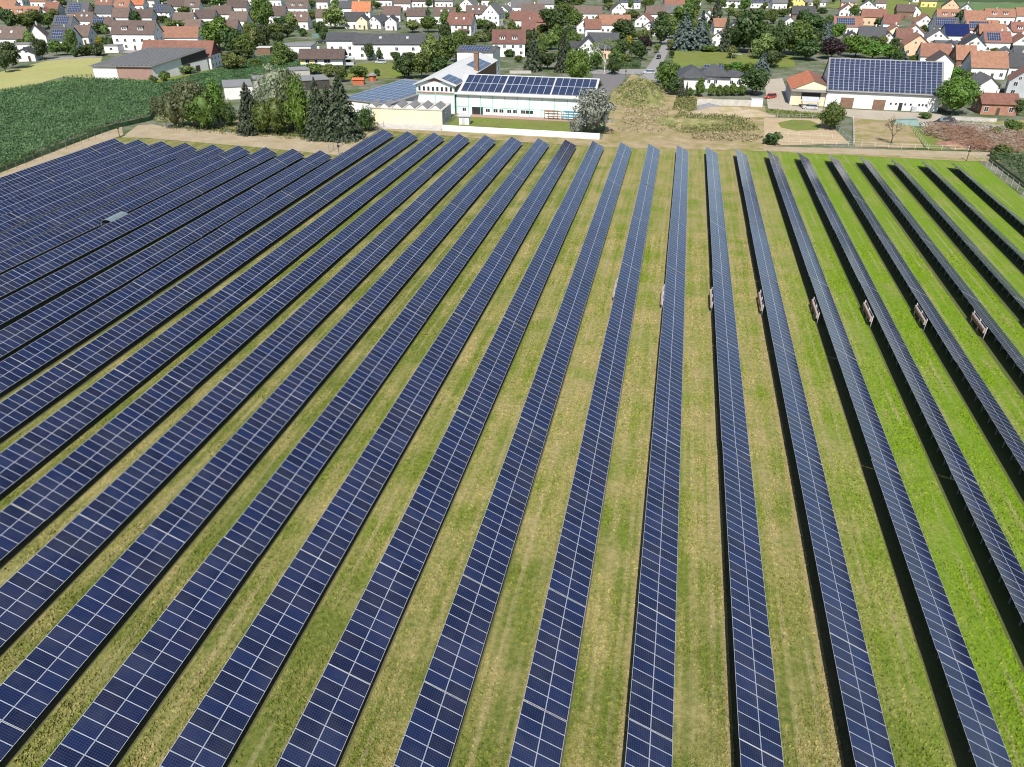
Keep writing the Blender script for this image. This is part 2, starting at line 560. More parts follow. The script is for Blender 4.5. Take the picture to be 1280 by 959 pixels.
def link(name, me, parent=None, loc=(0, 0, 0), rz=0.):
    o = bpy.data.objects.new(name, me)
    COL.objects.link(o)
    o.location = loc
    o.rotation_euler = (0, 0, rz)
    if parent is not None:
        o.parent = parent
    return o


def tag(o, label=None, cat=None, group=None, kind=None):
    if label:
        o['label'] = label
    if cat:
        o['category'] = cat
    if group:
        o['group'] = group
    if kind:
        o['kind'] = kind
    return o


def thing(name, loc, rz=0., label=None, cat=None, group=None):
    o = bpy.data.objects.new(name, None)
    COL.objects.link(o)
    o.empty_display_size = .5
    o.location = loc
    o.rotation_euler = (0, 0, rz)
    return tag(o, label, cat, group)


def dup(o, parent=None, loc=None):
    c = o.copy()
    COL.objects.link(c)
    if parent is not None:
        c.parent = parent
    if loc is not None:
        c.location = loc
    return c


def np_mesh(name, V, Q, mats, mi=None):
    me = bpy.data.meshes.new(name)
    V = np.asarray(V, dtype=np.float32)
    Q = np.asarray(Q, dtype=np.int32)
    me.vertices.add(len(V))
    me.vertices.foreach_set('co', V.ravel())
    me.loops.add(Q.size)
    me.loops.foreach_set('vertex_index', Q.ravel())
    me.polygons.add(len(Q))
    me.polygons.foreach_set('loop_start', np.arange(0, Q.size, Q.shape[1], dtype=np.int32))
    for m in (mats if isinstance(mats, (list, tuple)) else [mats]):
        me.materials.append(MAT[m])
    if mi is not None:
        me.polygons.foreach_set('material_index', np.asarray(mi, dtype=np.int32))
    me.update(calc_edges=True)
    return me


def leaf_quads(C, N, size, aspect=.6, g=npr):
    """quads at centres C facing roughly N"""
    n = len(C)
    N = N / (np.linalg.norm(N, axis=1, keepdims=True) + 1e-9)
    t = g.normal(size=(n, 3))
    t -= N * (t * N).sum(1, keepdims=True)
    t /= np.linalg.norm(t, axis=1, keepdims=True) + 1e-9
    b = np.cross(N, t)
    s = (size * g.uniform(.65, 1.35, n))[:, None]
    t, b = t * s, b * s * aspect
    V = np.stack([C - t * .9, C - b + t * .1, C + t, C + b + t * .1], 1).reshape(-1, 3)
    return V, np.arange(4 * n).reshape(n, 4)


ORD = 'zeroth first second third fourth fifth sixth seventh eighth ninth tenth eleventh twelfth thirteenth fourteenth fifteenth sixteenth seventeenth eighteenth nineteenth twentieth twenty-first twenty-second twenty-third twenty-fourth'.split()
# ------------------------------------------------------------------ the ground and what covers it
LAYER = [0]


def sheet(name, pts, mat, kind='structure', px=True, z=None):
    """a ground cover: polygon given in photo pixels (or world x, y), laid 4 mm above the one before"""
    LAYER[0] += 1
    zz = .004 * LAYER[0] if z is None else z
    P = [U(*p) if px else Vector((p[0], p[1], 0)) for p in pts]
    me = bpy.data.meshes.new(name)
    me.from_pydata([(p.x, p.y, zz) for p in P], [], [tuple(range(len(P)))])
    me.materials.append(MAT[mat])
    me.update()
    if me.polygons[0].normal.z < 0:
        me.flip_normals()
    o = link(name, me)
    return tag(o, kind=kind)


sheet('ground', [(-3000, -600), (3000, -600), (3000, 4000), (-3000, 4000)], 'ground', px=False, z=0)
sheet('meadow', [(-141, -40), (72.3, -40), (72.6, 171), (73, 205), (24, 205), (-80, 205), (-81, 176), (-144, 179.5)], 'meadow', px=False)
sheet('far_hill', [(900, -20), (1400, -20), (1400, 3), (1170, 3), (1060, -2)], 'far_hedge')
sheet('far_field', [(1185, 4), (1400, 5), (1400, 34), (1260, 27), (1205, 19), (1196, 10)], 'far_field')
sheet('far_meadow', [(1060, -3), (1190, 4), (1196, 22), (1150, 24), (1100, 16), (1030, 8)], 'lawn')
sheet('wheat_field', [(-60, 142), (0, 122.5), (60, 101), (80, 96), (116, 98), (128, 72), (95, 73), (60, 76), (0, 90), (-60, 106)], 'wheat')
sheet('lane', [(58, 75.5), (128, 71.5), (128, 69), (60, 72)], 'asphalt_pale')
sheet('dry_lawn', [(60, 101), (116, 98), (195, 98), (262, 87), (300, 80), (268, 96), (220, 108), (100, 108)], 'lawn')
sheet('dirt_track', [(152, 172), (172, 157), (190, 155.5), (215, 160), (297, 166), (426, 176), (445, 172), (470, 155), (479, 159), (424, 194.5), (330, 185), (180, 172.5)], 'track')
sheet('yard', [(470, 150), (554, 157), (554, 165), (478, 161)], 'concrete')
sheet('dirt_ground', [(480, 161), (553, 164), (752, 175), (768, 122), (790, 92), (850, 118), (955, 132), (960, 146), (955, 186), (1280, 194), (1280, 203), (1200, 201.5), (960, 189.5), (760, 184.5), (640, 177), (478, 163)], 'dirt')
sheet('farm_track', [(955, 183), (1290, 192), (1290, 198), (1190, 197.5), (955, 188)], 'track')
sheet('factory_lawn', [(-63, 206), (-19.5, 205.4), (-19.5, 225.2), (-63, 225.2)], 'lawn', px=False)
sheet('paving', [(-64.4, 225.3), (-22, 225.3), (-22, 229.4), (-64.4, 229.4)], 'paver', px=False)
sheet('lawn', [(-64, 246), (-33, 246), (-31, 300), (-63, 300)], 'lawn', px=False)
sheet('car_park', [(730, 125), (768, 121), (784, 93), (742, 93)], 'asphalt')
sheet('road', [(798, 99), (822, 101), (830, 76), (837, 60), (838, 45), (829, 45), (826, 60), (812, 80)], 'asphalt_pale')
sheet('side_road', [(740, 92.6), (803, 93), (812, 86.5), (738, 87.5)], 'asphalt_pale')
sheet('park_lawn', [(840, 84), (842, 64), (878, 63), (950, 70), (948, 80), (900, 82)], 'lawn')
sheet('orchard_lawn', [(955, 84), (960, 68), (990, 70), (995, 84)], 'lawn')
sheet('garden_lawn', [(430, 100), (440, 80), (500, 78), (505, 98)], 'lawn')
sheet('farm_yard', [(955, 100), (978, 98), (990, 133), (1175, 143), (1190, 150), (1100, 158), (1060, 146), (960, 136)], 'farmyard')
sheet('verge', [(957, 137), (1045, 143), (1045, 148), (957, 146)], 'lawn')
sheet('paddock', [(955, 148), (1030, 149), (1062, 180), (955, 183)], 'sand')
sheet('paddock_turf', [(972, 154), (990, 150), (1012, 151), (1027, 157), (1022, 163), (995, 164), (976, 160)], 'lawn')
sheet('small_paddock', [(1067, 148), (1120, 152), (1140, 158), (1155, 186), (1068, 184)], 'dirt')
sheet('garden_strip', [(1135, 155), (1160, 168), (1185, 180), (1180, 189), (1158, 187)], 'lawn')
sheet('weedy_ground', [(1240, 152), (1290, 150), (1290, 192), (1190, 188), (1150, 160)], 'weeds')
sheet('town_street', [(120, 64), (150, 66), (330, 80), (347, 74), (300, 68), (160, 63)], 'asphalt_pale')
sheet('bank', [(196, 152), (300, 163), (450, 176), (470, 158), (440, 150), (200, 140)], 'weeds')
sheet('soil_strip', [(-144.6, -20), (-141.0, -20), (-143.6, 181), (-150.5, 190)], 'track', px=False)


def heap(name, c, rx, ry, h, mat, rot=0., label=None, n=44, seed=1):
    """an uneven heap of earth on the ground"""
    g = np.random.default_rng(seed)
    ph = g.uniform(0, 6.28, (12, 3))
    fr = g.uniform(1.5, 9, (12, 2)) * g.choice([-1, 1], (12, 2))
    V, Q = [], []
    for j in range(n + 1):
        for i in range(n + 1):
            x, y = 2 * i / n - 1, 2 * j / n - 1
            r = math.hypot(x, y) * (1 + .15 * math.sin(3 * math.atan2(y, x) + ph[0, 0]))
            k = max(0, 1 - r * r)
            w = sum(math.sin(fr[q, 0] * x * 2 + ph[q, 0]) * math.sin(fr[q, 1] * y * 2 + ph[q, 1]) / (1 + .25 * q) for q in range(12))
            z = h * (k ** 1.1) * (1 + .16 * w)
            X, Y = x * rx, y * ry
            V.append((X * math.cos(rot) - Y * math.sin(rot), X * math.sin(rot) + Y * math.cos(rot), z - .12))
    for j in range(n):
        for i in range(n):
            a = j * (n + 1) + i
            Q.append((a, a + 1, a + n + 2, a + n + 1))
    me = np_mesh(name, V, Q, mat)
    me.polygons.foreach_set('use_smooth', [True] * len(me.polygons))
    o = link(name, me, None, (c.x, c.y, 0))
    return tag(o, label, 'heap') if label else tag(o, kind='structure')


def in_poly(x, y, P):
    c = np.zeros(len(x), bool)
    j = len(P) - 1
    for i in range(len(P)):
        xi, yi, xj, yj = P[i][0], P[i][1], P[j][0], P[j][1]
        c ^= ((yi > y) != (yj > y)) & (x < (xj - xi) * (y - yi) / (yj - yi + 1e-12) + xi)
        j = i
    return c


def poly_pts(P, n, g=npr):
    P = np.array([(p[0], p[1]) for p in P])
    lo, hi = P.min(0), P.max(0)
    out = []
    k = 0
    while k < n:
        q = g.uniform(lo, hi, (2 * n, 2))
        q = q[in_poly(q[:, 0], q[:, 1], P)]
        out.append(q)
        k += len(q)
    return np.concatenate(out)[:n]


# ------------------------------------------------------------------ maize: plants in drilled rows, too many to count
def maize(P, h, n, row=.75, ang=0.):
    q = poly_pts(P, n)
    c, s = math.cos(ang), math.sin(ang)
    u, v = q[:, 0] * c + q[:, 1] * s, -q[:, 0] * s + q[:, 1] * c
    u = np.round(u / row) * row + npr.normal(0, .06, n)
    x, y = u * c - v * s, u * s + v * c
    hh = h * (1 + .05 * np.sin(x * .11) + .05 * np.sin(y * .07 + 1)) * npr.uniform(.86, 1.08, n)
    C, N = [], []
    for k in range(4):
        a = npr.uniform(0, 6.28, n)
        r = npr.uniform(.05, .32, n)
        C.append(np.stack([x + r * np.cos(a), y + r * np.sin(a), hh * npr.uniform(.55 if k else .85, 1.0, n)], 1))
        N.append(np.stack([np.cos(a) * .7, np.sin(a) * .7, npr.uniform(.25, 1.0, n)], 1))
    V, Q = leaf_quads(np.concatenate(C), np.concatenate(N), .27, .36)
    mi = np.zeros(len(Q), int)
    # stems and shade inside the stand: a closed block a little lower than the leaves
    nb = len(P)
    base = len(V)
    V2 = [(p[0], p[1], 0.02) for p in P] + [(p[0], p[1], h * .52) for p in P]
    Q2 = [(base + i, base + (i + 1) % nb, base + nb + (i + 1) % nb, base + nb + i) for i in range(nb)]
    V = np.concatenate([V, np.array(V2)])
    Q = np.concatenate([Q, np.array(Q2)])
    me = np_mesh('maize_crop', V, Q, ['lf_maize', 'lf_maize'], np.concatenate([mi, np.ones(len(Q2), int)]))
    o = link('maize_crop', me)
    tag(o, kind='stuff', label='dense green maize standing in a field', cat='maize')
    return o


def W2(pts):
    return [(U(*p).x, U(*p).y) for p in pts]


maize([(-146.5, 60), (-145.8, 137), (-151.5, 186), *W2([(188, 151), (201, 133), (206, 118), (190, 108), (150, 105)]), (-211, 250), (-219, 222), (-236, 150), (-230, 60)], 2.3, 80000, ang=.05)
maize(W2([(196, 112), (262, 96), (330, 75), (420, 74), (433, 80), (400, 84), (345, 98), (280, 112), (230, 122)]), 2.1, 34000, ang=.4)
maize([(74.6, 40), (105, 40), (112, 215), (88, 209), (75.6, 204)], 2.1, 24000, ang=0.)
maize(W2([(768, 86.5), (800, 86), (800, 79), (772, 79)]), 1.9, 3500, ang=.2)

# ------------------------------------------------------------------ grass tufts on the meadow
def tufts(n, xr, yr, size, power):
    """blades and clover leaves: upright scraps of leaf that shade the ground between them"""
    x = npr.uniform(*xr, n)
    y = yr[0] + (yr[1] - yr[0]) * npr.random(n) ** power
    keep = noise2(x, y) > npr.uniform(-.6, .9, n)
    keep &= ((x + 139.05 - 1.35) / 6.9526) % 1 > .455                  # none on the shade-darkened soil under the tables
    x, y = x[keep], y[keep]
    m = len(x)
    k = npr.uniform(.5, 1.3, m)
    C = np.stack([x, y, size * .55 * k], 1)
    N = np.stack([npr.normal(0, .8, m), npr.normal(-.5, .8, m), npr.uniform(.0, .8, m)], 1)
    return leaf_quads(C, N, size * k, .55)


_ph = npr.uniform(0, 6.28, (10, 2))
_fq = npr.uniform(.15, 1.3, (10, 2))


def noise2(x, y):
    v = 0
    for k in range(10):
        v = v + np.sin(_fq[k, 0] * x + _ph[k, 0]) * np.sin(_fq[k, 1] * .6 * y + _ph[k, 1])
    return v / 3.2 + .3


V, Q = tufts(700000, (-66, 50), (22, 135), .105, 1.7)
o = link('meadow_grass', np_mesh('meadow_grass', V, Q, 'tuft'))
tag(o, kind='stuff', label='short grass and clover tufts between the solar rows', cat='grass')

# ------------------------------------------------------------------ solar tables
TILT = R_(26.2)
CT, ST = math.cos(TILT), math.sin(TILT)
MW, ML, GAP = 1.0, 1.655, .012           # module: along the row, up the slope, joint
ZH = 2.21
S0, PITCH_ROW = 1.30, 6.9526


def slope(x, d, up=0.):
    """point of the table: d metres down the slope from the upper edge, up metres above the glass"""
    return (d * CT + up * ST, x, ZH - d * ST + up * CT)


def module_mesh():
    b = MB()
    q = [slope(0, ML), slope(MW, ML), slope(MW, 0), slope(0, 0)]
    b.slab([Vector(p) for p in q], .04, 1, 0, [(0, 1), (1, 1), (1, 0), (0, 0)])
    # grey frame sides
    return b.mesh('solar_module', ['solar_glass_m', 'under'])


MAT['solar_glass_m'] = module_mat()
module_me = module_mesh()
post_me = {}


def post_mesh():
    if 'p' not in post_me:
        b = MB()
        x = .95
        zt = ZH - x * math.tan(TILT) - .24
        b.box(x - .05, x + .05, -.04, .04, -.05, zt)
        b.tube((x, 0, .75), (x + 1.25, 0, ZH - (x + 1.25) * math.tan(TILT) - .2), .035, seg=4)
        post_me['p'] = b.mesh('post', 'steel')
    return post_me['p']


frame_cache = {}


def frame_mesh(n):
    """purlins along the table and rafters over the posts"""
    if n in frame_cache:
        return frame_cache[n]
    b = MB()
    L = n * (MW + GAP) - GAP
    for d in (.35, 1.3, 2.05, 2.95):
        p = [slope(-.06, d - .03, -.05), slope(L + .06, d - .03, -.05), slope(L + .06, d + .03, -.05), slope(-.06, d + .03, -.05)]
        q = [slope(-.06, d - .03, -.12), slope(L + .06, d - .03, -.12), slope(L + .06, d + .03, -.12), slope(-.06, d + .03, -.12)]
        b.hexa([q[0], q[3], q[2], q[1], p[0], p[3], p[2], p[1]])
    for t in post_ys(n):
        p = [slope(t - .04, .2, -.122), slope(t + .04, .2, -.122), slope(t + .04, 3.1, -.122), slope(t - .04, 3.1, -.122)]
        q = [slope(t - .04, .2, -.22), slope(t + .04, .2, -.22), slope(t + .04, 3.1, -.22), slope(t - .04, 3.1, -.22)]
        b.hexa([q[0], q[3], q[2], q[1], p[0], p[3], p[2], p[1]])
    frame_cache[n] = b.mesh('support_frame', 'steel')
    return frame_cache[n]


def post_ys(n):
    L = n * (MW + GAP)
    k = max(2, round(L / 2.35))
    return [(i + .5) * L / k for i in range(k)]


sheet_cache = {}


def sheet_mesh(n):
    if n in sheet_cache:
        return sheet_cache[n]
    b = MB()
    L = n * (MW + GAP) - GAP
    q = [slope(0, 2 * ML + .02), slope(L, 2 * ML + .02), slope(L, 0), slope(0, 0)]
    b.slab([Vector(p) for p in q], .04, 1, 0, [(0, 2), (n, 2), (n, 0), (0, 0)])
    sheet_cache[n] = b.mesh('panel_surface', ['solar_glass_m', 'under'])
    return sheet_cache[n]


rail_me = None


def rail_mesh():
    global rail_me
    if rail_me is None:
        b = MB()
        LL = 2 * ML + .02
        p = [slope(-.015, -.01, .006), slope(.015, -.01, .006), slope(.015, LL + .01, .006), slope(-.015, LL + .01, .006)]
        b.slab([Vector(p[0]), Vector(p[3]), Vector(p[2]), Vector(p[1])], .012)
        rail_me = b.mesh('end_rail', 'rail')
    return rail_me


# per row: measured shift of the row (m) and the far end
SHIFT = {-20: 1.0, -19: .8, -18: .1, -17: -.4, -16: .2, -15: .1, -14: .3, -13: .4, -12: .5, -11: -.2, -10: -.15, -9: .2, 3: .45, 4: .5, 5: .4, 6: .45, 7: .15, 8: -.2, 9: -.9}
ROWX = {i: S0 + PITCH_ROW * i + SHIFT.get(i, 0) * .8 for i in range(-20, 10)}
DZ = {i: -.12 * max(0, min(i - 3, 4)) for i in range(-20, 10)}        # the ground climbs a little to the far rows: their tables stand lower
for i in ROWX:
    ROWX[i] *= 1 - DZ[i] / 43.64
tables = []
for i in range(-20, 10):
    x = ROWX[i]
    br = [65.6, 89.15, 112.7, 136.2, 159.8]
    if i <= -12:
        br += [169.0]
    else:
        br += [183.1, 193.6 if i > -11 else 194.6]
    br = ([.2, 23.7] if i <= -6 else [18.6] if i <= -4 else [8.4, 31.9]) + [42.1] + br
    tabs = list(zip(br[:-1], br[1:]))
    for k, (a, e) in enumerate(tabs):
        n = max(1, int((e - a - .06) / (MW + GAP) + .25))
        pts = [PR(x + dx, y, z) for dx, z in ((0, ZH), (3, .5)) for y in np.linspace(a, e, 6)]
        if not any(p[2] > 1 and -12 < p[0] < 1292 and 100 < p[1] < 972 for p in pts):
            continue
        tables.append((i, x, a, e, n, len(tabs) - k))

first_mod = first_post = None
for (i, x, a, e, n, kfar) in tables:
    if i <= -6:
        rowname = f"of {ORD[i + 21]} row from the big maize field"
    else:
        rowname = f"of {ORD[10 - i]} row from the small maize plot"
    which = 'far end' if kfar == 1 else f'{ORD[kfar]} from far end'
    short = 'short ' if n < 14 else ''
    lab = f"{short}blue solar table, {which} {rowname}"
    ky = (e - a - .07) / (n * (MW + GAP) - GAP) if e - a < n * (MW + GAP) + 1 else 1.0
    t = thing('solar_table', (x, a + .035, DZ[i] + rng.gauss(0, .015) + .04 * math.sin(a * .05 + i)), 0, lab, 'solar table', 'tilted solar tables in parallel rows')
    t.rotation_euler = (rng.uniform(-.0012, .0012), rng.gauss(0, .009), rng.uniform(-.0006, .0006))     # no two tables stand quite alike
    L = n * (MW + GAP) - GAP
    if (a + e) / 2 < 82:
        for r in (0, 1):
            d = r * (ML + .02)
            for k in range(n):
                o = link('solar_module', module_me, t)
                o.location = (d * CT, k * (MW + GAP), -d * ST)
                o.location.y *= ky
                o.scale.y = ky
                o.rotation_euler = (rng.gauss(0, .002), 0, 0)
    else:
        link('panel_surface', sheet_mesh(n), t).scale.y = ky
    link('support_frame', frame_mesh(n), t).scale.y = ky
    L *= ky
    for yy in (.0, L):
        link('end_rail', rail_mesh(), t, (0, yy, 0))
    for yy in post_ys(n):
        link('post', post_mesh(), t, (0, yy * ky, 0))

MAT['inv_grey'] = simple('cabinet_grey_red', (.30, .24, .235), .5, .2, 3)
MAT['fence_white'] = simple('weathered_white_paint', (.46, .45, .42), .8, .15, 1.5)
# inverter racks behind the upper edge of the rows
def inverter_rack(x, y, lab):
    t = thing('inverter_rack', (x, y, 0), 0, lab, 'inverter rack', 'inverter racks behind the solar rows')
    n = 9
    for yy in (.05, 2.7, 5.35):
        b = MB()
        b.box(-.05, .05, yy - .05, yy + .05, -.1, 1.75)
        b.build('post', 'fence_white', t)
    b = MB()
    for z in (.85, 1.55):
        b.box(.052, .10, -.05, 5.45, z, z + .08)
    b.build('cross_rail', 'alu', t)
    for k in range(n):
        v = link('inverter', inv_me, t, (-.02, .35 + k * .59, .8))
        link('cover_panel', inv_red, v)
    return t


b = MB()
b.box(-.26, -.035, -.20, .20, .0, .66, 0)
b.box(-.27, -.26, -.17, .17, .44, .62, 0)
inv_me = b.mesh('inverter', 'inv_grey')
b = MB()
b.box(-.275, -.262, -.18, .18, .03, .42)
inv_red = b.mesh('cover_panel', 'redpanel')
for i in range(-1, 9):
    inverter_rack(ROWX[i] - .12, 100.6 + (i % 3) * .5, f"white rack of red inverters behind {ORD[10 - i]} solar row from the small maize plot")
# ------------------------------------------------------------------ houses
def window_mesh(w, h):
    k = ('w', w, h)
    if k not in _wm:
        b = MB()
        b.box(-w / 2, w / 2, -.05, -.001, 0, h, 0)
        g = .06
        nx = 2 if w > .9 else 1
        pw = (w - g * (nx + 1)) / nx
        for i in range(nx):
            x0 = -w / 2 + g + i * (pw + g)
            b.box(x0, x0 + pw, -.056, -.051, g, h - g, 1)
        _wm[k] = b.mesh('window', ['frame', 'glass'])
    return _wm[k]


_wm = {}


def door_mesh(w, h, mat='door'):
    k = ('d', w, h, mat)
    if k not in _wm:
        b = MB()
        b.box(-w / 2, w / 2, -.04, -.001, .02, h, 0)
        _wm[k] = b.mesh('door', mat)
    return _wm[k]


def put_window(t, x, y, z, rz, w=1.25, h=1.4, name='window'):
    return link('window', window_mesh(w, h), t, (x, y, z), rz)


WALLS = dict(W='white', P='peach', Y='yellow', G='grey_wall', B='brickwall', C='cream', T='brownwood')
WALLN = dict(W='white', P='peach', Y='yellow', G='grey', B='brick', C='cream', T='timber')
ROOFN = dict(brown='brown roof', brown2='rust-brown roof', redbrown='red-brown roof', orange='orange tiled roof', bright='bright orange roof', red='red tiled roof',
             slate='slate roof', grey='grey roof', navy='glossy navy roof', dark='black roof')
BASE_A = math.pi / 2 * 0 + PSI          # walls that face the camera run along RGT
RECORDS = []                             # things whose label is finished once all neighbours are known


def solar_patch(parent, p0, px, py, nx, ny, sx=1.0, sy=1.65, lift=.06):
    """rooftop modules: p0 corner, px / py unit vectors along eave and up the slope"""
    p0, px, py = Vector(p0), Vector(px), Vector(py)
    n = px.cross(py).normalized()
    q = [p0 + n * lift, p0 + px * nx * sx + n * lift, p0 + px * nx * sx + py * ny * sy + n * lift, p0 + py * ny * sy + n * lift]
    b = MB()
    b.slab(q, .05, 1, 0, [(0, 0), (nx, 0), (nx, ny), (0, ny)])
    return b.build('solar_panel', ['roofsolar', 'under'], parent)


def gabled(t, L, D, h, rise, roof, wall, flags='', along=True, over=.45, rnd=None):
    """walls, roof, windows of a gabled house; local x along the front, y away from the viewer"""
    rnd = rnd or rng
    b = MB()
    if along:      # ridge along x
        b.quad([(0, 0, -.1), (L, 0, -.1), (L, 0, h), (0, 0, h)])
        b.quad([(L, D, -.1), (0, D, -.1), (0, D, h), (L, D, h)])
        b.quad([(0, D, -.1), (0, 0, -.1), (0, 0, h), (0, D / 2, h + rise), (0, D, h)])
        b.quad([(L, 0, -.1), (L, D, -.1), (L, D, h), (L, D / 2, h + rise), (L, 0, h)])
    else:
        b.quad([(0, 0, -.1), (L, 0, -.1), (L, 0, h), (L / 2, 0, h + rise), (0, 0, h)])
        b.quad([(L, D, -.1), (0, D, -.1), (0, D, h), (L / 2, D, h + rise), (L, D, h)])
        b.quad([(0, D, -.1), (0, 0, -.1), (0, 0, h), (0, D, h)])
        b.quad([(L, 0, -.1), (L, D, -.1), (L, D, h), (L, 0, h)])
    b.build('wall', wall, t)
    r = MB()
    th = .16
    if along:
        s = rise / (D / 2)
        ze = h - over * s + .2
        zr = h + rise + .2
        r.slab([(-over, -over, ze), (L + over, -over, ze), (L + over, D / 2, zr), (-over, D / 2, zr)], th)
        r.slab([(-over, D / 2, zr), (L + over, D / 2, zr), (L + over, D + over, ze), (-over, D + over, ze)], th)
    else:
        s = rise / (L / 2)
        ze = h - over * s + .2
        zr = h + rise + .2
        r.slab([(-over, -over, ze), (L / 2, -over, zr), (L / 2, D + over, zr), (-over, D + over, ze)], th)
        r.slab([(L / 2, -over, zr), (L + over, -over, ze), (L + over, D + over, ze), (L / 2, D + over, zr)], th)
    # slabs must face up
    ro = r.build('roof', 'roof_' + roof if 'roof_' + roof in MAT else roof, t)
    sl = math.sqrt(1 + s * s)
    if 's' in flags:
        m_ = .9
        if along:
            up = Vector((0, 1, s)).normalized()
            nrow = max(1, int((D / 2 * sl - 1.0) / 1.65))
            nx = max(2, int((L - 2 * m_) / 1.0) - (3 if 'c' in flags else 0))
            solar_patch(ro, Vector((m_, 0, h + .2)) + up * .6, (1, 0, 0), up, nx, nrow)
        else:
            up = Vector((1, 0, s)).normalized()
            nrow = max(1, int((L / 2 * sl - 1.0) / 1.65))
            solar_patch(ro, Vector((0, D - m_, h + .2)) + up * .6, (0, -1, 0), up, max(2, int(D - 2 * m_)), nrow)
    if 'c' in flags:
        c = MB()
        cx = L * rnd.uniform(.3, .75) if along else L * .5 + .5
        cy = D * .5 + .4 if along else D * rnd.uniform(.35, .65)
        c.box(cx - .3, cx + .3, cy - .3, cy + .3, h + rise - .9, h + rise + 1.0)
        c.box(cx - .36, cx + .36, cy - .36, cy + .36, h + rise + 1.0, h + rise + 1.1)
        c.build('chimney', rnd.choice(['brickwall', 'white', 'grey_wall']), ro)
    if 'k' in flags:
        for kx in (.3, .62):
            k = MB()
            if along:
                up = Vector((0, 1, s)).normalized()
                p = Vector((L * kx, 0, h + .2)) + up * (D * .28)
                k.slab([p + Vector((0, 0, .09)), p + Vector((1, 0, .09)), p + Vector((1, 0, .09)) + up * 1.3, p + up * 1.3 + Vector((0, 0, .09))], .1)
            else:
                up = Vector((-1, 0, s)).normalized()
                p = Vector((L, D * kx, h + .2)) + up * (L * .25)
                k.slab([p + Vector((0, 0, .09)), p + Vector((0, 1, .09)), p + Vector((0, 1, .09)) + up * 1.3, p + up * 1.3 + Vector((0, 0, .09))], .1)
            k.build('skylight', 'alu', ro)
    if 'd' in flags:
        for kx in ([.3, .68] if L > 10 else [.5]):
            d = MB()
            x0 = L * kx - 1.2
            y0 = D * .12
            z0 = h + y0 * s + .1
            d.box(x0, x0 + 2.4, y0, y0 + 2.6, z0, z0 + 1.5, 0)
            d.slab([(x0 - .2, y0 - .3, z0 + 1.6), (x0 + 2.6, y0 - .3, z0 + 1.6), (x0 + 2.6, y0 + 3.2, z0 + 2.1), (x0 - .2, y0 + 3.2, z0 + 2.1)], .12, 1)
            do = d.build('dormer', ['white', 'roof_' + roof], t)
            for xx in (x0 + .7, x0 + 1.7):
                put_window(do, xx, y0, z0 + .35, 0, .8, .9)
    if 'b' in flags:
        bb = MB()
        bb.box(L * .5, L * .95, -1.3, -.002, h * .5, h * .5 + .15)
        bb.box(L * .5, L * .95, -1.3, -1.22, h * .5 + .15, h * .5 + 1.0)
        bb.build('balcony', 'brownwood' if wall == 'white' else 'white', t)
    # windows
    st = 2 if h > 4.4 else 1
    n = max(2, min(5, int(L / 3.0)))
    if 'n' not in flags:
        for k in range(st):
            z = .95 + k * 2.6
            if z + 1.3 > h:
                continue
            for i in range(n):
                x = L * (i + .5) / n + rnd.uniform(-.3, .3)
                if k == 0 and i == n // 2:
                    link('door', door_mesh(1.0, 2.1), t, (x, 0, 0))
                else:
                    put_window(t, x, 0, z, 0)
        if not along:
            for dx in ((-1.2, 1.2) if L > 8 else (0,)):
                put_window(t, L / 2 + dx, 0, h + .35, 0, .95, 1.1)
        for side in (0, 1):
            xx = 0 if side == 0 else L
            rz = -math.pi / 2 if side == 0 else math.pi / 2
            for k in range(st):
                z = .95 + k * 2.6
                if z + 1.3 > h:
                    continue
                for fy in (.28, .7):
                    put_window(t, xx, D * fy, z, rz)
            if along and rise > 2.5:
                put_window(t, xx, D / 2, h + .5, rz, .95, 1.1)
    return ro


def face_frame(px, py, rot=0.):
    a = PSI + R_(rot)
    p = U(px, py)
    return p, a


def place(px, py, L, rot):
    """origin (left end of the front wall) of a building whose front wall's middle stands at the pixel"""
    a = PSI + R_(rot)
    p = U(px, py)
    ex = Vector((math.cos(a), math.sin(a), 0))
    return p - ex * (L / 2), a


def house(px, py, w, kind, roof, flags='', rot=0., h=None, D=None, rise=None, lab=None, name='house', cat='house', desc=None):
    rr = random.Random(int(px * 31 + py * 977))
    wallk = next((c for c in flags if c in WALLS), 'W')
    s = ppm(px, py)
    L = w / s
    if kind == 'A':
        L = min(max(L, 7.0), 30)
        D = D or rr.uniform(8.8, 10.2)
        h = h or rr.uniform(3.7, 4.9)
        rise = rise or D * rr.uniform(.40, .47)
    else:
        L = min(max(L, 6.0), 15)
        D = D or rr.uniform(10, 13)
        h = h or rr.uniform(3.6, 4.8)
        rise = rise or L * rr.uniform(.36, .44)
    o, a = place(px, py, L, rot)
    t = thing(name, o, a, lab, cat)
    if lab is None and 'c' not in flags and rr.random() < .6:
        flags += 'c'
    gabled(t, L, D, h, rise, roof, WALLS[wallk], flags, kind == 'A', rnd=rr)
    if lab is None:
        ex = ' and solar panels' if 's' in flags else (' and dormers' if 'd' in flags else (' and skylights' if 'k' in flags else ''))
        shape = '' if kind == 'A' else 'gable-fronted '
        RECORDS.append([t, desc or f"{WALLN[wallk]} {shape}house with {ROOFN[roof]}{ex}", px, py - h * s * .9, 'town houses beyond the solar field', 'house'])
    else:
        t['group'] = 'town houses beyond the solar field'
    return t


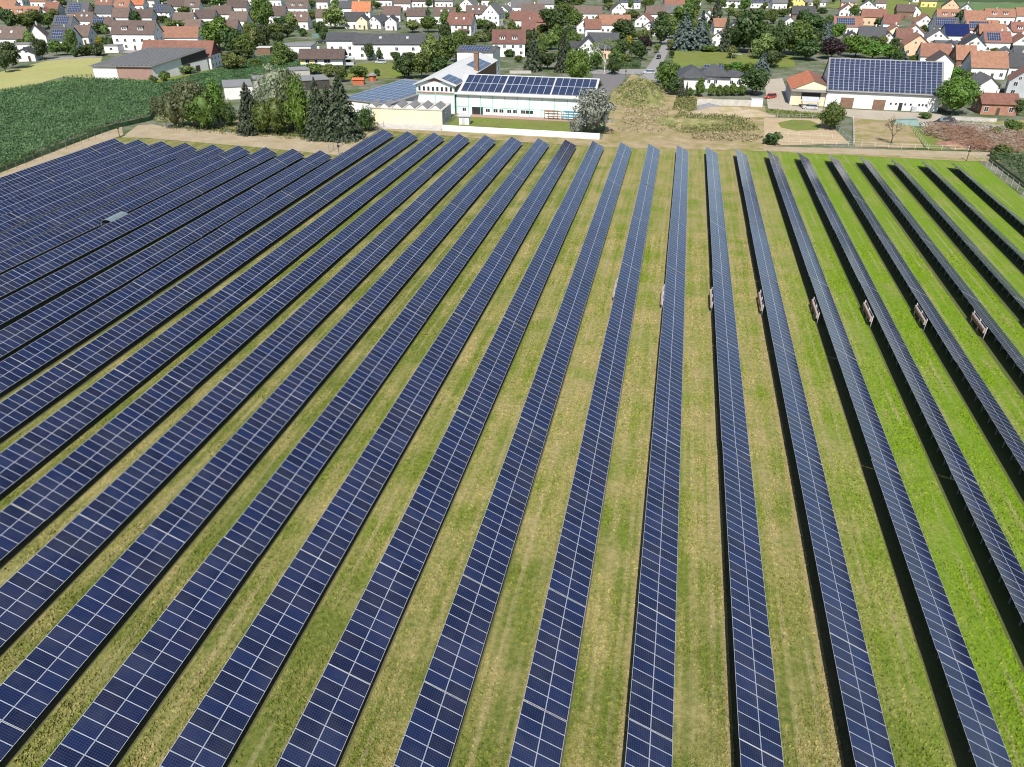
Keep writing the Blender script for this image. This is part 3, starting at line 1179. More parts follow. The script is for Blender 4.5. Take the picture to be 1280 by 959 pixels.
# far rows first; px, py: foot of the middle of the front wall; w: its width in photo pixels
HOUSES = [
    # top left
    (8, 20, 24, 'A', 'orange', ''), (14, 7, 30, 'A', 'orange', ''), (49, 9, 20, 'A', 'orange', ''), (72, 8, 16, 'A', 'orange', ''),
    (33, 27, 32, 'A', 'orange', 'd'), (55, 26, 13, 'G', 'orange', '', 15), (66, 20, 16, 'A', 'orange', 'G'),
    (98, 26, 26, 'A', 'slate', 'sP', 0, 4.2, 12, 5.6), (131, 15, 20, 'A', 'orange', 'k'), (153, 18, 18, 'A', 'orange', 'd'), (170, 14, 20, 'A', 'bright', ''),
    (130, 25, 20, 'A', 'slate', ''), (106, 35, 20, 'A', 'brown', 'k'), (128, 42, 26, 'A', 'brown', 's'), (152, 32, 20, 'A', 'brown', ''),
    (80, 41, 22, 'A', 'slate', 's'), (103, 56, 19, 'A', 'brown', ''), (78, 62, 27, 'A', 'slate', 's', 0, 4.0, 10.5, 5.0), (50, 59, 19, 'G', 'brown', 'n', 22, 5.0, 12, 4.6),
    (10, 61, 44, 'A', 'brown', 'k'), (183, 9, 22, 'A', 'brown', ''), (179, 31, 24, 'A', 'brown', ''), (203, 26, 20, 'A', 'slate', 's'),
    (222, 16, 22, 'A', 'brown', ''), (241, 17, 18, 'A', 'brown', 'd'), (277, 27, 24, 'A', 'brown', ''), (257, 32, 24, 'A', 'brown', ''),
    (230, 35, 24, 'A', 'brown', ''), (242, 46, 18, 'A', 'brown2', ''), (297, 19, 24, 'A', 'brown', ''), (299, 36, 21, 'A', 'brown', ''),
    (289, 51, 15, 'A', 'brown2', '', 0, 5.0), (308, 6, 16, 'G', 'grey', ''), (268, 5, 16, 'A', 'brown', ''),
    # centre left
    (346, 30, 22, 'A', 'brown', ''), (373, 37, 25, 'A', 'brown2', 'k'), (372, 18, 26, 'A', 'brown', 'd'), (410, 32, 28, 'A', 'brown', ''),
    (434, 20, 18, 'A', 'slate', ''), (452, 25, 22, 'A', 'bright', '', 0, 5.0, 10, 5.2), (400, 11, 20, 'A', 'brown', ''), (424, 5, 22, 'A', 'grey', ''),
    (341, 8, 22, 'A', 'brown', 'd'), (443, 36, 24, 'A', 'dark', ''), (453, 37, 10, 'G', 'dark', 'C'), (468, 36, 18, 'G', 'slate', '', -20),
    (490, 27, 21, 'A', 'brown2', ''), (520, 29, 22, 'A', 'brown', ''), (489, 38, 14, 'G', 'dark', ''), (556, 30, 26, 'A', 'brown', 'k'),
    (595, 28, 24, 'A', 'brown', 'k'), (583, 15, 20, 'G', 'grey', '', -14), (528, 9, 26, 'A', 'brown', 'd'), (503, 13, 20, 'A', 'brown', ''),
    (555, 9, 22, 'A', 'grey', ''), (628, 21, 14, 'G', 'grey', '', -15), (637, 15, 12, 'G', 'grey', '', -15), (611, 8, 18, 'A', 'red', ''),
    (480, 8, 20, 'A', 'brown', ''),
    # terraces and villas
    (651, 36, 26, 'A', 'redbrown', '', 0, 4.6), (674, 38, 17, 'A', 'redbrown', 'B', 0, 4.6), (661, 50, 15, 'A', 'redbrown', 'P', 0, 5.0),
    (651, 17, 24, 'A', 'grey', ''), (682, 13, 20, 'A', 'grey', ''), (666, 24, 28, 'A', 'brown', 'n'), (734, 25, 36, 'A', 'brown', ''),
    (729, 42, 17, 'G', 'orange', '', -12), (741, 47, 19, 'A', 'orange', ''), (768, 42, 38, 'A', 'orange', ''), (773, 21, 17, 'G', 'brown', ''),
    (788, 11, 24, 'A', 'slate', 's'), (803, 34, 20, 'G', 'red', '', -20), (810, 45, 17, 'G', 'slate', 'b', -18),
    (820, 26, 24, 'A', 'brown', ''), (840, 25, 20, 'A', 'grey', ''), (843, 13, 24, 'A', 'orange', ''), (885, 31, 17, 'G', 'redbrown', '', -20, 5.0),
    (880, 34, 20, 'G', 'grey', '', -12), (896, 58, 13, 'G', 'slate', 's', -25), (900, 43, 14, 'A', 'orange', ''), (919, 45, 17, 'G', 'dark', '', -14),
    (938, 34, 20, 'G', 'bright', '', -20), (914, 10, 22, 'A', 'grey', ''), (949, 10, 22, 'A', 'slate', 's'), (868, 8, 16, 'A', 'grey', ''),
    # right
    (985, 41, 24, 'G', 'grey', 'b', -8), (1003, 27, 27, 'A', 'dark', 'T', -10), (996, 10, 18, 'G', 'brown', 'Y', -10), (1018, 8, 26, 'A', 'grey', '', -8, 3.2),
    (974, 12, 18, 'A', 'grey', ''), (1060, 12, 18, 'A', 'grey', 'P', -15), (1058, 21, 18, 'G', 'red', '', -16), (1083, 17, 18, 'G', 'slate', '', -20),
    (1098, 27, 20, 'G', 'red', '', -22), (1090, 32, 28, 'A', 'orange', 'P', -18), (1059, 42, 33, 'A', 'orange', 's', -8), (1039, 36, 13, 'G', 'grey', '', -10),
    (1087, 58, 30, 'A', 'slate', 'B', -18), (1108, 58, 14, 'G', 'brown', '', -14), (1062, 58, 17, 'G', 'slate', 'C', -20), (1117, 50, 16, 'G', 'orange', 'C', -14),
    (1112, 40, 18, 'A', 'red', '', -15), (1154, 39, 22, 'G', 'orange', '', -15), (1140, 52, 24, 'G', 'orange', '', -22), (1144, 70, 30, 'G', 'orange', 'P', -16),
    (1185, 30, 28, 'A', 'orange', 'd', -8), (1180, 45, 29, 'A', 'slate', 's', -8), (1194, 56, 27, 'A', 'navy', '', -6), (1169, 60, 24, 'G', 'grey', '', -20),
    (1184, 64, 28, 'A', 'grey', 'n', -14, 2.9, 9, 1.2), (1183, 77, 25, 'G', 'slate', '', -26), (1166, 84, 33, 'A', 'orange', '', -15), (1173, 100, 26, 'G', 'brown', 'n', -15, 6.0),
    (1204, 90, 22, 'A', 'orange', 'T', -10), (1233, 99, 41, 'A', 'orange', '', -10, 4.2, 11, 5.0), (1215, 69, 25, 'G', 'dark', '', -20), (1244, 66, 30, 'A', 'red', 's', -8),
    (1238, 54, 30, 'A', 'orange', 'T', -10), (1226, 48, 36, 'A', 'orange', 's', -8), (1254, 51, 16, 'G', 'red', '', -12), (1272, 50, 18, 'A', 'red', 'd', -10),
    (1274, 67, 20, 'G', 'orange', '', -16), (1252, 86, 30, 'G', 'grey', '', -25), (1275, 97, 30, 'A', 'dark', '', -16), (1273, 122, 30, 'G', 'orange', 'G', -28, 5.2),
    (1234, 116, 12, 'G', 'grey', 'n', -12, 2.6), (1217, 33, 24, 'A', 'orange', '', -8), (1248, 31, 34, 'A', 'orange', 'd', -8), (1160, 9, 18, 'A', 'grey', 'Y', -12),
    (1187, 16, 20, 'G', 'dark', 'P', -24), (1206, 19, 15, 'G', 'grey', '', -24), (1130, 24, 20, 'A', 'brown', 'T', -14), (1142, 21, 14, 'G', 'dark', '', -18),
    (1147, 3, 12, 'A', 'red', '', -10), (1247, 144, 42, 'A', 'orange', 'B', -9, 3.2, 8, 2.4), (1276, 30, 14, 'A', 'orange', '', -8), (1100, 12, 12, 'A', 'brown', '', -12),
    (1276, 84, 14, 'A', 'slate', '', -10), (1128, 60, 18, 'A', 'redbrown', '', -12), (1215, 62, 16, 'G', 'red', '', -12),
]
for hrow in HOUSES:
    house(*hrow)

# ------------------------------------------------------------------ buildings of their own kind
def flat_block(name, px, py, w, D, h, wall, roofm, rot, lab, cat, windows=0, parapet=.35):
    L = w / ppm(px, py)
    o, a = place(px, py, L, rot)
    t = thing(name, o, a, lab, cat)
    b = MB()
    b.box(0, L, 0, D, -.1, h)
    b.build('wall', wall, t)
    r = MB()
    r.box(-.2, L + .2, -.2, D + .2, h + .002, h + .22)
    r.build('roof', roofm, t)
    for i in range(windows):
        put_window(t, L * (i + .5) / windows, 0, 1.0, 0, 1.3, 1.2)
    return t, L


flat_block('annex', 32, 65, 32, 8, 3.0, 'white', 'greyroof', 6, 'flat-roofed white annex in front of the long brown-roofed house', 'annex', 1)
flat_block('garage', 140, 66, 17, 6, 2.8, 'white', 'greyroof', 0, 'small flat-roofed white garage beside the apartment block', 'garage', 1)
flat_block('bungalow', 368, 71, 43, 12, 4.2, 'white', 'greyroof', 2, 'flat-roofed white bungalow beside the long white hall', 'bungalow', 2)
flat_block('garage', 330, 68, 16, 6, 2.6, 'brownwood', 'metalroof', 4, 'small brown timber garage beside the flat-roofed white bungalow', 'garage')
flat_block('garage', 376, 98, 24, 8, 2.8, 'concrete', 'greyroof', 24, 'grey flat-roofed garage below the brown-roofed bungalow', 'garage')
t, L = flat_block('carport', 396, 112, 34, 11, 3.0, 'darkwood', 'greyroof', 24, 'dark open carport under a flat grey roof behind the willow', 'carport')
t, L = flat_block('workshop', 300, 124, 34, 14, 3.8, 'white', 'greyroof', 20, 'white workshop with flat grey roof half hidden by the willows', 'workshop')
flat_block('shed_row', 340, 112, 40, 10, 3.2, 'concrete', 'greyroof', 20, 'low grey shed roof showing between the willows', 'shed')
flat_block('garage', 1190, 139, 12, 5, 2.2, 'cream', 'brownwood', -8, 'low cream lean-to at the end of the solar-roofed barn', 'lean-to')

house(32, 77, 24, 'G', 'dark', '', 14, 3.0, 9, 1.8, 'low white gabled house under a black roof in dark trees by the wheat', 'house')
house(170, 63, 52, 'A', 'brown', 'd', 0, 7.0, 11, 5.0, 'long white apartment block with brown roof and white dormers', 'apartment_block', 'apartment block')
house(574, 45, 31, 'A', 'redbrown', 'bk', -14, 5.6, 11, 5.2, 'large white house with red-brown roof and wooden balcony on its front', 'house')
house(613, 32, 22, 'G', 'grey', '', -18, 6.4, 12, 5.4, 'tall white gable house with small red dormer roof on top', 'house')
house(636, 71, 40, 'A', 'redbrown', 'd', 0, 5.6, 11, 4.8, 'white duplex with red-brown roof and pink dormer behind the factory', 'house')
# farmhouse behind the hall
a = R_(8)
_ex, _ey = Vector((math.cos(a), math.sin(a), 0)), Vector((-math.sin(a), math.cos(a), 0))
t = thing('farmhouse', Vector((-183.6, 292.3, 0)) - _ex * 28, a, 'long farmhouse with orange roof and dark red gable behind the solar-roofed hall', 'farmhouse')
b = MB()
b.box(0, 28, 0, 10.5, -.1, 5.0)
b.build('wall', 'white', t)
g = MB()
for xx in (0, 28):
    g.hexa([(xx - .1, 0, 5.0), (xx + .1, 0, 5.0), (xx + .1, 10.5, 5.0), (xx - .1, 10.5, 5.0), (xx - .1, 5.2, 9.8), (xx + .1, 5.2, 9.8), (xx + .1, 5.3, 9.8), (xx - .1, 5.3, 9.8)])
g.build('gable', 'redbrown_wood', t) if 'redbrown_wood' in MAT else g.build('gable', simple('dark_red_cladding', (.13, .04, .03), .8, .15, 1), t)
r = MB()
r.slab([(-.6, -.6, 4.65), (28.6, -.6, 4.65), (28.6, 5.25, 10.0), (-.6, 5.25, 10.0)], .16)
r.slab([(-.6, 5.25, 10.0), (28.6, 5.25, 10.0), (28.6, 11.1, 4.65), (-.6, 11.1, 4.65)], .16)
r.build('roof', 'roof_orange', t)
for yy in (1.5, 4.5, 8):
    for z in (.9, 3.2):
        put_window(t, 28, yy, z, math.pi / 2, 1.0, 1.1)
house(226, 58, 44, 'A', 'orange', 'c', 4, 4.0, 9, 4.2, 'orange-roofed outbuilding with two chimneys behind the farmhouse ridge', 'outbuilding', 'outbuilding')

# hall with rows of tilted roof modules
A0 = U(192.8, 100.2)
a = R_(8)
ex = Vector((math.cos(a), math.sin(a), 0))
ey = Vector((-math.sin(a), math.cos(a), 0))
HL, HD, SKEW = 22.5, 26.5, .36          # the side walls run askew to the front, along the plot
t = thing('solar_hall', A0 - ex * HL, a, 'big low farm hall with grey solar roof, its front half white and half brown', 'hall')
hall = t
h0, h1 = 4.6, 7.6
b = MB()
b.quad([(0, 0, -.1), (HL * .4, 0, -.1), (HL * .4, 0, h0), (0, 0, h0)], 0)
b.quad([(HL * .4, 0, -.1), (HL, 0, -.1), (HL, 0, h0), (HL * .4, 0, h0)], 1)
b.quad([(HL, 0, -.1), (HL, HD, -.1), (HL, HD, h1), (HL, 0, h0)], 2)
b.quad([(0, HD, -.1), (0, 0, -.1), (0, 0, h0), (0, HD, h1)], 0)
b.quad([(HL, HD, -.1), (0, HD, -.1), (0, HD, h1), (HL, HD, h1)], 0)
b.build('wall', ['white', 'mauve', 'white'], t)
m = MB()
m.hexa([(HL + .003, HD * .52, 3.4), (HL + .05, HD * .52, 3.4), (HL + .05, HD, 4.0), (HL + .003, HD, 4.0), (HL + .003, HD * .52, h0 + (h1 - h0) * .52 - .1), (HL + .05, HD * .52, h0 + (h1 - h0) * .52 - .1), (HL + .05, HD, h1 - .1), (HL + .003, HD, h1 - .1)])
m.build('timber_cladding', 'darkwood', t)
r = MB()
r.slab([(-.7, -.7, h0 + .15), (HL + .7, -.7, h0 + .15), (HL + .7, HD, h1 + .25), (-.7, HD, h1 + .25)], .3)
ro = r.build('roof', 'greyroof', t)
sl = (h1 + .1 - h0) / HD
for k in range(15):                      # rows of modules on the roof, each tilted to one side
    x0 = -.3 + k * (HL + .6) / 15
    s_ = MB()
    y0, y1 = -.3, HD - .4
    z0, z1 = h0 + .15 + .02, h1 + .2 + .02
    s_.slab([(x0, y0, z0 + .12), (x0 + 1.3, y0, z0 + .40), (x0 + 1.3, y1, z1 + .40), (x0, y1, z1 + .12)], .05, 1, 0, [(0, 0), (1, 0), (1, 18), (0, 18)])
    s_.slab([(x0 + 1.31, y0, z0 + .40), (x0 + 1.4, y0, z0 + .1), (x0 + 1.4, y1, z1 + .1), (x0 + 1.31, y1, z1 + .40)], .03, 2)
    s_.build('solar_panel', ['roofsolar_dull', 'alu', 'under'] if 'roofsolar_dull' in MAT else ['sawglass', 'rail', 'greyroof'], ro)
link('door', door_mesh(3.6, 3.4, 'darkwood'), t, (HL, HD * .60, 0), math.pi / 2)
link('door', door_mesh(2.2, 2.3, 'darkwood'), t, (HL, HD * .80, 0), math.pi / 2)
for o in list(sc.objects):
    if o.type == 'MESH' and (o.parent is hall or (o.parent is not None and o.parent.parent is hall)):
        if o.name.startswith('door'):
            o.location.x += SKEW * o.location.y
            o.rotation_euler.z -= math.atan(SKEW)
            o.location.x += .03
        else:
            for v in o.data.vertices:
                v.co.x += SKEW * v.co.y

# long white hall, two lengths with a step in the roof
LA = 36.5
o, a = place(496, 74.5, LA, 2)
t = thing('community_hall', o, a, 'long white hall with dark slate roof in two stepped lengths', 'hall')
for (x0, x1, y0, h, rise, D) in ((0, LA, 0, 6.2, 3.4, 11), (-12, -.05, 3.0, 7.2, 2.6, 11)):
    sub = thing('wing', (x0, y0, 0))
    sub.parent = t
    gabled(sub, x1 - x0, D, h, rise, 'slate', 'white', 'k' if x0 == 0 else '')

# brown-roofed bungalow on a basement
L = 52 / ppm(403, 88)
o, a = place(403, 88, L, 3)
t = thing('bungalow', o, a, 'brown-roofed bungalow with yellow front panels above a dark basement', 'bungalow')
b = MB()
b.box(.4, L - .4, .5, 9.5, -.1, 1.9, 1)
b.box(0, L, 0, 10, 1.903, 4.5, 0)
b.build('wall', ['white', 'brownwood'], t)
g = MB()
for xx in (0, L):
    g.hexa([(xx - .1, 0, 4.5), (xx + .1, 0, 4.5), (xx + .1, 10, 4.5), (xx - .1, 10, 4.5), (xx - .1, 4.9, 7.1), (xx + .1, 4.9, 7.1), (xx + .1, 5.1, 7.1), (xx - .1, 5.1, 7.1)])
g.build('gable', 'darkwood', t)
r = MB()
r.slab([(-.8, -1.0, 4.3), (L + .8, -1.0, 4.3), (L + .8, 5, 7.4), (-.8, 5, 7.4)], .18)
r.slab([(-.8, 5, 7.4), (L + .8, 5, 7.4), (L + .8, 11, 4.3), (-.8, 11, 4.3)], .18)
ro = r.build('roof', 'roof_brown', t)
c = MB()
c.box(L * .38, L * .38 + .9, 5.0, 5.7, 6.2, 8.2)
c.build('chimney', 'white', ro)
y = MB()
y.box(.3, 1.8, -.03, -.001, 2.5, 4.2)
y.box(3.9, 5.3, -.03, -.001, 2.5, 4.2)
y.build('yellow_panel', 'yellow', t)
for xx, ww in ((2.8, 1.6), (6.2, 1.2), (10.6, 2.6)):
    put_window(t, xx, 0, 2.7, 0, ww, 1.3)
tb = MB()
tb.box(L + .1, L + 4.2, 1, 7, 1.7, 1.9)
tb.box(L + .1, L + 4.2, 1, 1.08, 1.9, 2.8)
tb.box(L + .1, L + 4.2, 1.0, 7, 3.9, 4.0)
for xx in (L + .2, L + 4.0):
    tb.box(xx, xx + .12, 1.1, 1.22, 0, 3.9)
tb.build('terrace', 'grey_wall', t)

# shed with one big solar roof plane, and the saw-skylight building in front of it
P0, P1 = U(428, 143.5), U(487, 151)
a = math.atan2(P1.y - P0.y, P1.x - P0.x)
Lf = (P1 - P0).length
t = thing('solar_shed', P0, a, 'white-walled shed under one large blue solar roof plane', 'shed')
D_ = 33.
b = MB()
z0, z1 = 4.4, 5.6
off = Vector((Lf * .0, 0, 0))
b.quad([(0, 0, -.1), (Lf, 0, -.1), (Lf, 0, z0), (0, 0, z0)])
b.quad([(Lf, 0, -.1), (Lf, D_, -.1), (Lf, D_, z1), (Lf, 0, z0)], 1)
b.quad([(0, D_, -.1), (0, 0, -.1), (0, 0, z0), (0, D_, z1)])
b.quad([(Lf, D_, -.1), (0, D_, -.1), (0, D_, z1), (Lf, D_, z1)])
b.build('wall', ['white', 'grey_wall'], t)
r = MB()
r.slab([(-.5, -.3, z0 + .15), (Lf + .4, -.3, z0 + .15), (Lf + .4, D_ + .4, z1 + .16), (-.5, D_ + .4, z1 + .16)], .2)
ro = r.build('roof', 'greyroof', t)
up = Vector((0, D_ + .7, z1 - z0 + .01)).normalized()
solar_patch(ro, (.2, .6, z0 + .19), (1, 0, 0), up, int((Lf - .5) / 2.0), 9, 2.0, 3.4)

P0, P1 = U(466, 153), U(553, 156.5)
a = math.atan2(P1.y - P0.y, P1.x - P0.x)
Lf = (P1 - P0).length
t = thing('workshop', P0, a, 'cream-walled workshop with six saw-shaped skylights on its flat roof', 'workshop')
b = MB()
b.box(0, Lf, 0, 11, -.1, 3.9)
b.build('wall', 'cream', t)
e = MB()
e.box(Lf + .002, Lf + .04, .02, 10.98, -.1, 3.88)
e.build('side_cladding', 'grey_wall', t)
r = MB()
r.box(-.15, Lf + .15, -.15, 11.15, 3.902, 4.05)
ro = r.build('roof', 'concrete', t)
for k in range(6):
    s_ = MB()
    x0 = -2.6 + k * 3.75 + 1.0
    y0 = 1.0
    s_.hexa([(x0, y0, 4.052), (x0 + 2.6, y0, 4.052), (x0 + 2.6, y0 + 6.5, 4.052), (x0, y0 + 6.5, 4.052), (x0, y0, 4.25), (x0 + 1.3, y0, 5.2), (x0 + 1.3, y0 + 6.5, 5.2), (x0, y0 + 6.5, 4.25)], 0)
    s_.slab([(x0 + 1.35, y0 - .15, 5.28), (x0 + 2.75, y0 - .15, 4.2), (x0 + 2.75, y0 + 6.7, 4.2), (x0 + 1.35, y0 + 6.7, 5.28)], .08, 1)
    s_.slab([(x0 - .2, y0 - .15, 4.2), (x0 + 1.34, y0 - .15, 5.28), (x0 + 1.34, y0 + 6.7, 5.28), (x0 - .2, y0 + 6.7, 4.2)], .08, 1)
    s_.build('skylight', ['white', 'greyroof'], ro)
put_window(t, Lf + .04, 4, 1.5, math.pi / 2, 1.4, 1.3)

# factory: long low hall, gabled wing running back, tower and brick chimney
t = thing('factory', (-65, 229.8, 0), 0, 'white factory with mint green trim, long solar roof and gabled wing with row of windows', 'factory')
FL = 41.2
b = MB()
b.box(0, FL, 0, 24, -.1, 5.9)
b.build('wall', 'mintpane', t)
g = MB()
for k in range(12):
    x = k * (FL - .1) / 11
    g.box(x, x + .22, -.06, -.002, 0, 5.9)
g.box(0, FL, -.04, -.003, 1.98, 2.18)
g.build('green_frame', 'mint', t)
r = MB()
r.slab([(-.2, -.9, 5.8), (FL + .5, -.9, 5.8), (FL + .5, 12, 9.6), (-.2, 12, 9.6)], .25)
r.slab([(-.2, 12, 9.6), (FL + .5, 12, 9.6), (FL + .5, 24.9, 5.8), (-.2, 24.9, 5.8)], .25)
ro = r.build('roof', 'metalroof', t)
up = Vector((0, 12.9, 3.8)).normalized()
x = 1.3
for nx in (6, 7, 6):
    p = solar_patch(ro, Vector((x, -.9, 5.8)) + up * 1.7, (1, 0, 0), up, nx, 2, 2.06, 5.5, .12)
    x += nx * 2.06 + .35
for x, w in ((2.5, 1.2),) + tuple((9.8 + 2.0 * q, 1.4) for q in (0, 1.2, 2.1, 3.3, 4.2, 5.4)) + ((22.5, 2.4),):
    put_window(t, x, 0, .75, 0, w, 1.1)
link('door', door_mesh(3.4, 2.1, 'glass'), t, (6.6, 0, 0))
m = MB()
m.box(39.2, 40.4, -.05, -.002, 2.2, 3.6)
m.build('green_hatch', 'mint', t)
wg = thing('wing', (-12.2, -.6, 0))
wg.parent = t
b = MB()
W_, DW = 12.0, 56.
hW, aW = 8.0, 10.1
b.quad([(0, 0, -.1), (W_, 0, -.1), (W_, 0, hW), (W_ / 2, 0, aW), (0, 0, hW)], 0)
b.quad([(W_, DW, -.1), (0, DW, -.1), (0, DW, hW), (W_ / 2, DW, aW), (W_, DW, hW)], 1)
b.quad([(0, DW, -.1), (0, 0, -.1), (0, 0, hW), (0, DW, hW)], 1)
b.quad([(W_, 0, -.1), (W_, DW, -.1), (W_, DW, hW), (W_, 0, hW)], 2)
b.build('wall', ['mintpane', 'white', 'brownwood'], wg)
g = MB()
for x in (0, W_ / 2 - .1, W_ - .2):
    g.box(x, x + .2, -.07, -.003, 0, 7.9)
g.box(0, W_, -.05, -.002, 5.1, 5.35)
g.box(0, W_, -.05, -.002, 1.9, 2.05)
g.build('green_frame', 'mint', wg)
g = MB()
g.box(0, W_, -.035, -.001, 5.36, 6.0)
g.hexa([(3.2, -.035, 8.9), (W_ - 3.2, -.035, 8.9), (W_ - 3.2, -.001, 8.9), (3.2, -.001, 8.9), (5.9, -.035, 9.8), (6.1, -.035, 9.8), (6.1, -.001, 9.8), (5.9, -.001, 9.8)])
g.build('brown_band', 'mauve', wg)
for k in range(8):
    put_window(wg, 1.1 + k * 1.4, -.01, 6.2, 0, .85, 1.35)
r = MB()
s = (aW - hW) / (W_ / 2)
ze, zr = hW - .7 * s + .25, aW + .25
r.slab([(-.7, -.9, ze), (W_ / 2, -.9, zr), (W_ / 2, DW + .2, zr), (-.7, DW + .2, ze)], .2)
r.slab([(W_ / 2, -.9, zr), (W_ + .7, -.9, ze), (W_ + .7, DW + .2, ze), (W_ / 2, DW + .2, zr)], .2)
r.build('roof', 'metalroof', wg)
up = Vector((-1, 0, s)).normalized()
solar_patch(wg, Vector((W_ + .5, 1.0, ze + .06)), (0, 1, 0), up, 8, 3, 1.0, 1.65, .14)
solar_patch(wg, Vector((W_ + .5, 30.0, ze + .06)), (0, 1, 0), up, 16, 3, 1.0, 1.65, .14)
tw = thing('tower', (-15, 56.2, 0))
tw.parent = t
gabled(tw, 13.4, 12, 10.4, 1.3, 'grey', 'white', 's', True)
c = MB()
c.box(-1.2, .2, 27, 28.4, -.1, 13.6)
c.box(-1.3, .3, 26.9, 28.5, 13.603, 13.9)
c.build('chimney', 'brownwood', t)

# barn with the solar roof and its lean-to wing
BA = -.035
t = thing('barn', (46.3, 266.6, 0), BA, 'long white barn with steep roof covered in blue solar panels', 'barn')
BL, BD = 33.2, 18.
b = MB()
hb, rb = 5.3, 8.0
b.quad([(0, 0, -.1), (BL, 0, -.1), (BL, 0, hb), (0, 0, hb)])
b.quad([(BL, BD, -.1), (0, BD, -.1), (0, BD, hb), (BL, BD, hb)])
b.quad([(0, BD, -.1), (0, 0, -.1), (0, 0, hb), (0, BD / 2, hb + rb), (0, BD, hb)])
b.quad([(BL, 0, -.1), (BL, BD, -.1), (BL, BD, hb), (BL, BD / 2, hb + rb), (BL, 0, hb)])
b.build('wall', 'white', t)
s = rb / (BD / 2)
r = MB()
r.slab([(-.3, -.7, hb - .7 * s + .2), (BL + .4, -.7, hb - .7 * s + .2), (BL + .4, BD / 2, hb + rb + .2), (-.3, BD / 2, hb + rb + .2)], .22)
r.slab([(-.3, BD / 2, hb + rb + .2), (BL + .4, BD / 2, hb + rb + .2), (BL + .4, BD + .7, hb - .7 * s + .2), (-.3, BD + .7, hb - .7 * s + .2)], .22)
ro = r.build('roof', 'greyroof', t)
up = Vector((0, 1, s)).normalized()
for k in range(22):
    solar_patch(ro, Vector((.1 + k * 1.5, -.7, hb - .7 * s + .22)) + up * .5, (1, 0, 0), up, 1, 12, 1.44, 1.0, .09)
for x, w, hh in ((6.5, 3.9, 3.1), (16.0, 3.6, 2.9)):
    link('door', door_mesh(w, hh, 'brownwood'), t, (x, 0, 0))
link('door', door_mesh(1.1, 2.3, 'black'), t, (22.3, 0, 0))
for x in (19.4, 20.9, 23.6, 25.2, 27.6, 28.6, 29.6):
    put_window(t, x, 0, 1.5, 0, .7, .8)
bx = MB()
bx.box(25.6, 27.0, -1.1, -.003, 0, 1.5)
bx.build('feed_box', 'grey_wall', t)
w = thing('lean_to_wing', (-10.6, .8, 0))
w.parent = t
b = MB()
b.quad([(0, 0, -.1), (10.55, 0, -.1), (10.55, 0, 6.4), (6.4, 0, 7.75), (0, 0, 4.9)])
b.quad([(10.55, 21, -.1), (0, 21, -.1), (0, 21, 4.9), (6.4, 21, 7.75), (10.55, 21, 6.4)])
b.quad([(0, 21, -.1), (0, 0, -.1), (0, 0, 4.9), (0, 21, 4.9)], 1)
b.build('wall', ['cream_pale', 'grey_wall'] if 'cream_pale' in MAT else ['cream', 'grey_wall'], w)
r = MB()
r.slab([(-.5, -.4, 4.85), (6.2, -.4, 7.85), (6.2, 21.3, 7.85), (-.5, 21.3, 4.85)], .2)
r.build('roof', 'roof_bright', w)
r = MB()
r.slab([(6.24, -.4, 7.85), (10.5, -.4, 6.5), (10.5, 21.3, 6.5), (6.24, 21.3, 7.85)], .2)
r.build('upper_roof', 'roof_orange', w)
r = MB()
r.slab([(-.2, -1.3, 4.35), (10.9, -1.3, 4.35), (10.9, -.003, 4.9), (-.2, -.003, 4.9)], .15)
r.build('canopy', 'greyroof', w)
d = MB()
d.box(3.2, 9.0, -.05, -.003, 1.9, 3.9)
d.build('opening', 'black', w)  # black sheet on the wall, painting in the unlit inside
t2 = thing('open_shelter', (38.8, 264.2, 0), BA, 'small open shelter with grey corrugated roof in front of the barn wing', 'shelter')
r = MB()
r.slab([(0, -2.2, 2.2), (5.2, -2.2, 2.2), (5.2, 1.2, 3.1), (0, 1.2, 3.1)], .12)
r.build('roof', 'grey_wall', t2)
for x in (.1, 5.0):
    for y in (-2.0, 1.0):
        p = MB()
        p.box(x, x + .12, y, y + .12, 0, 2.2 if y < 0 else 2.9)
        p.build('post', 'brownwood', t2)

# white villa with big dark roofs
o, a = place(742, 75.5, 14.5, -6)
t = thing('villa', o, a, 'white villa with crossed dark slate roofs and twin balcony doors', 'house', 'town houses beyond the solar field')
gabled(t, 9.0, 12, 5.0, 4.3, 'slate', 'white', '', False, .8)
sub = thing('side_wing', (4.5, 5.2, 0))
sub.parent = t
gabled(sub, 12.5, 10.5, 4.8, 5.2, 'slate', 'peach', '', True, .8)
sub2 = thing('side_wing', (-4.8, 3, 0))
sub2.parent = t
gabled(sub2, 5.5, 8, 3.6, 3.0, 'dark', 'white', 'n', True, .5)

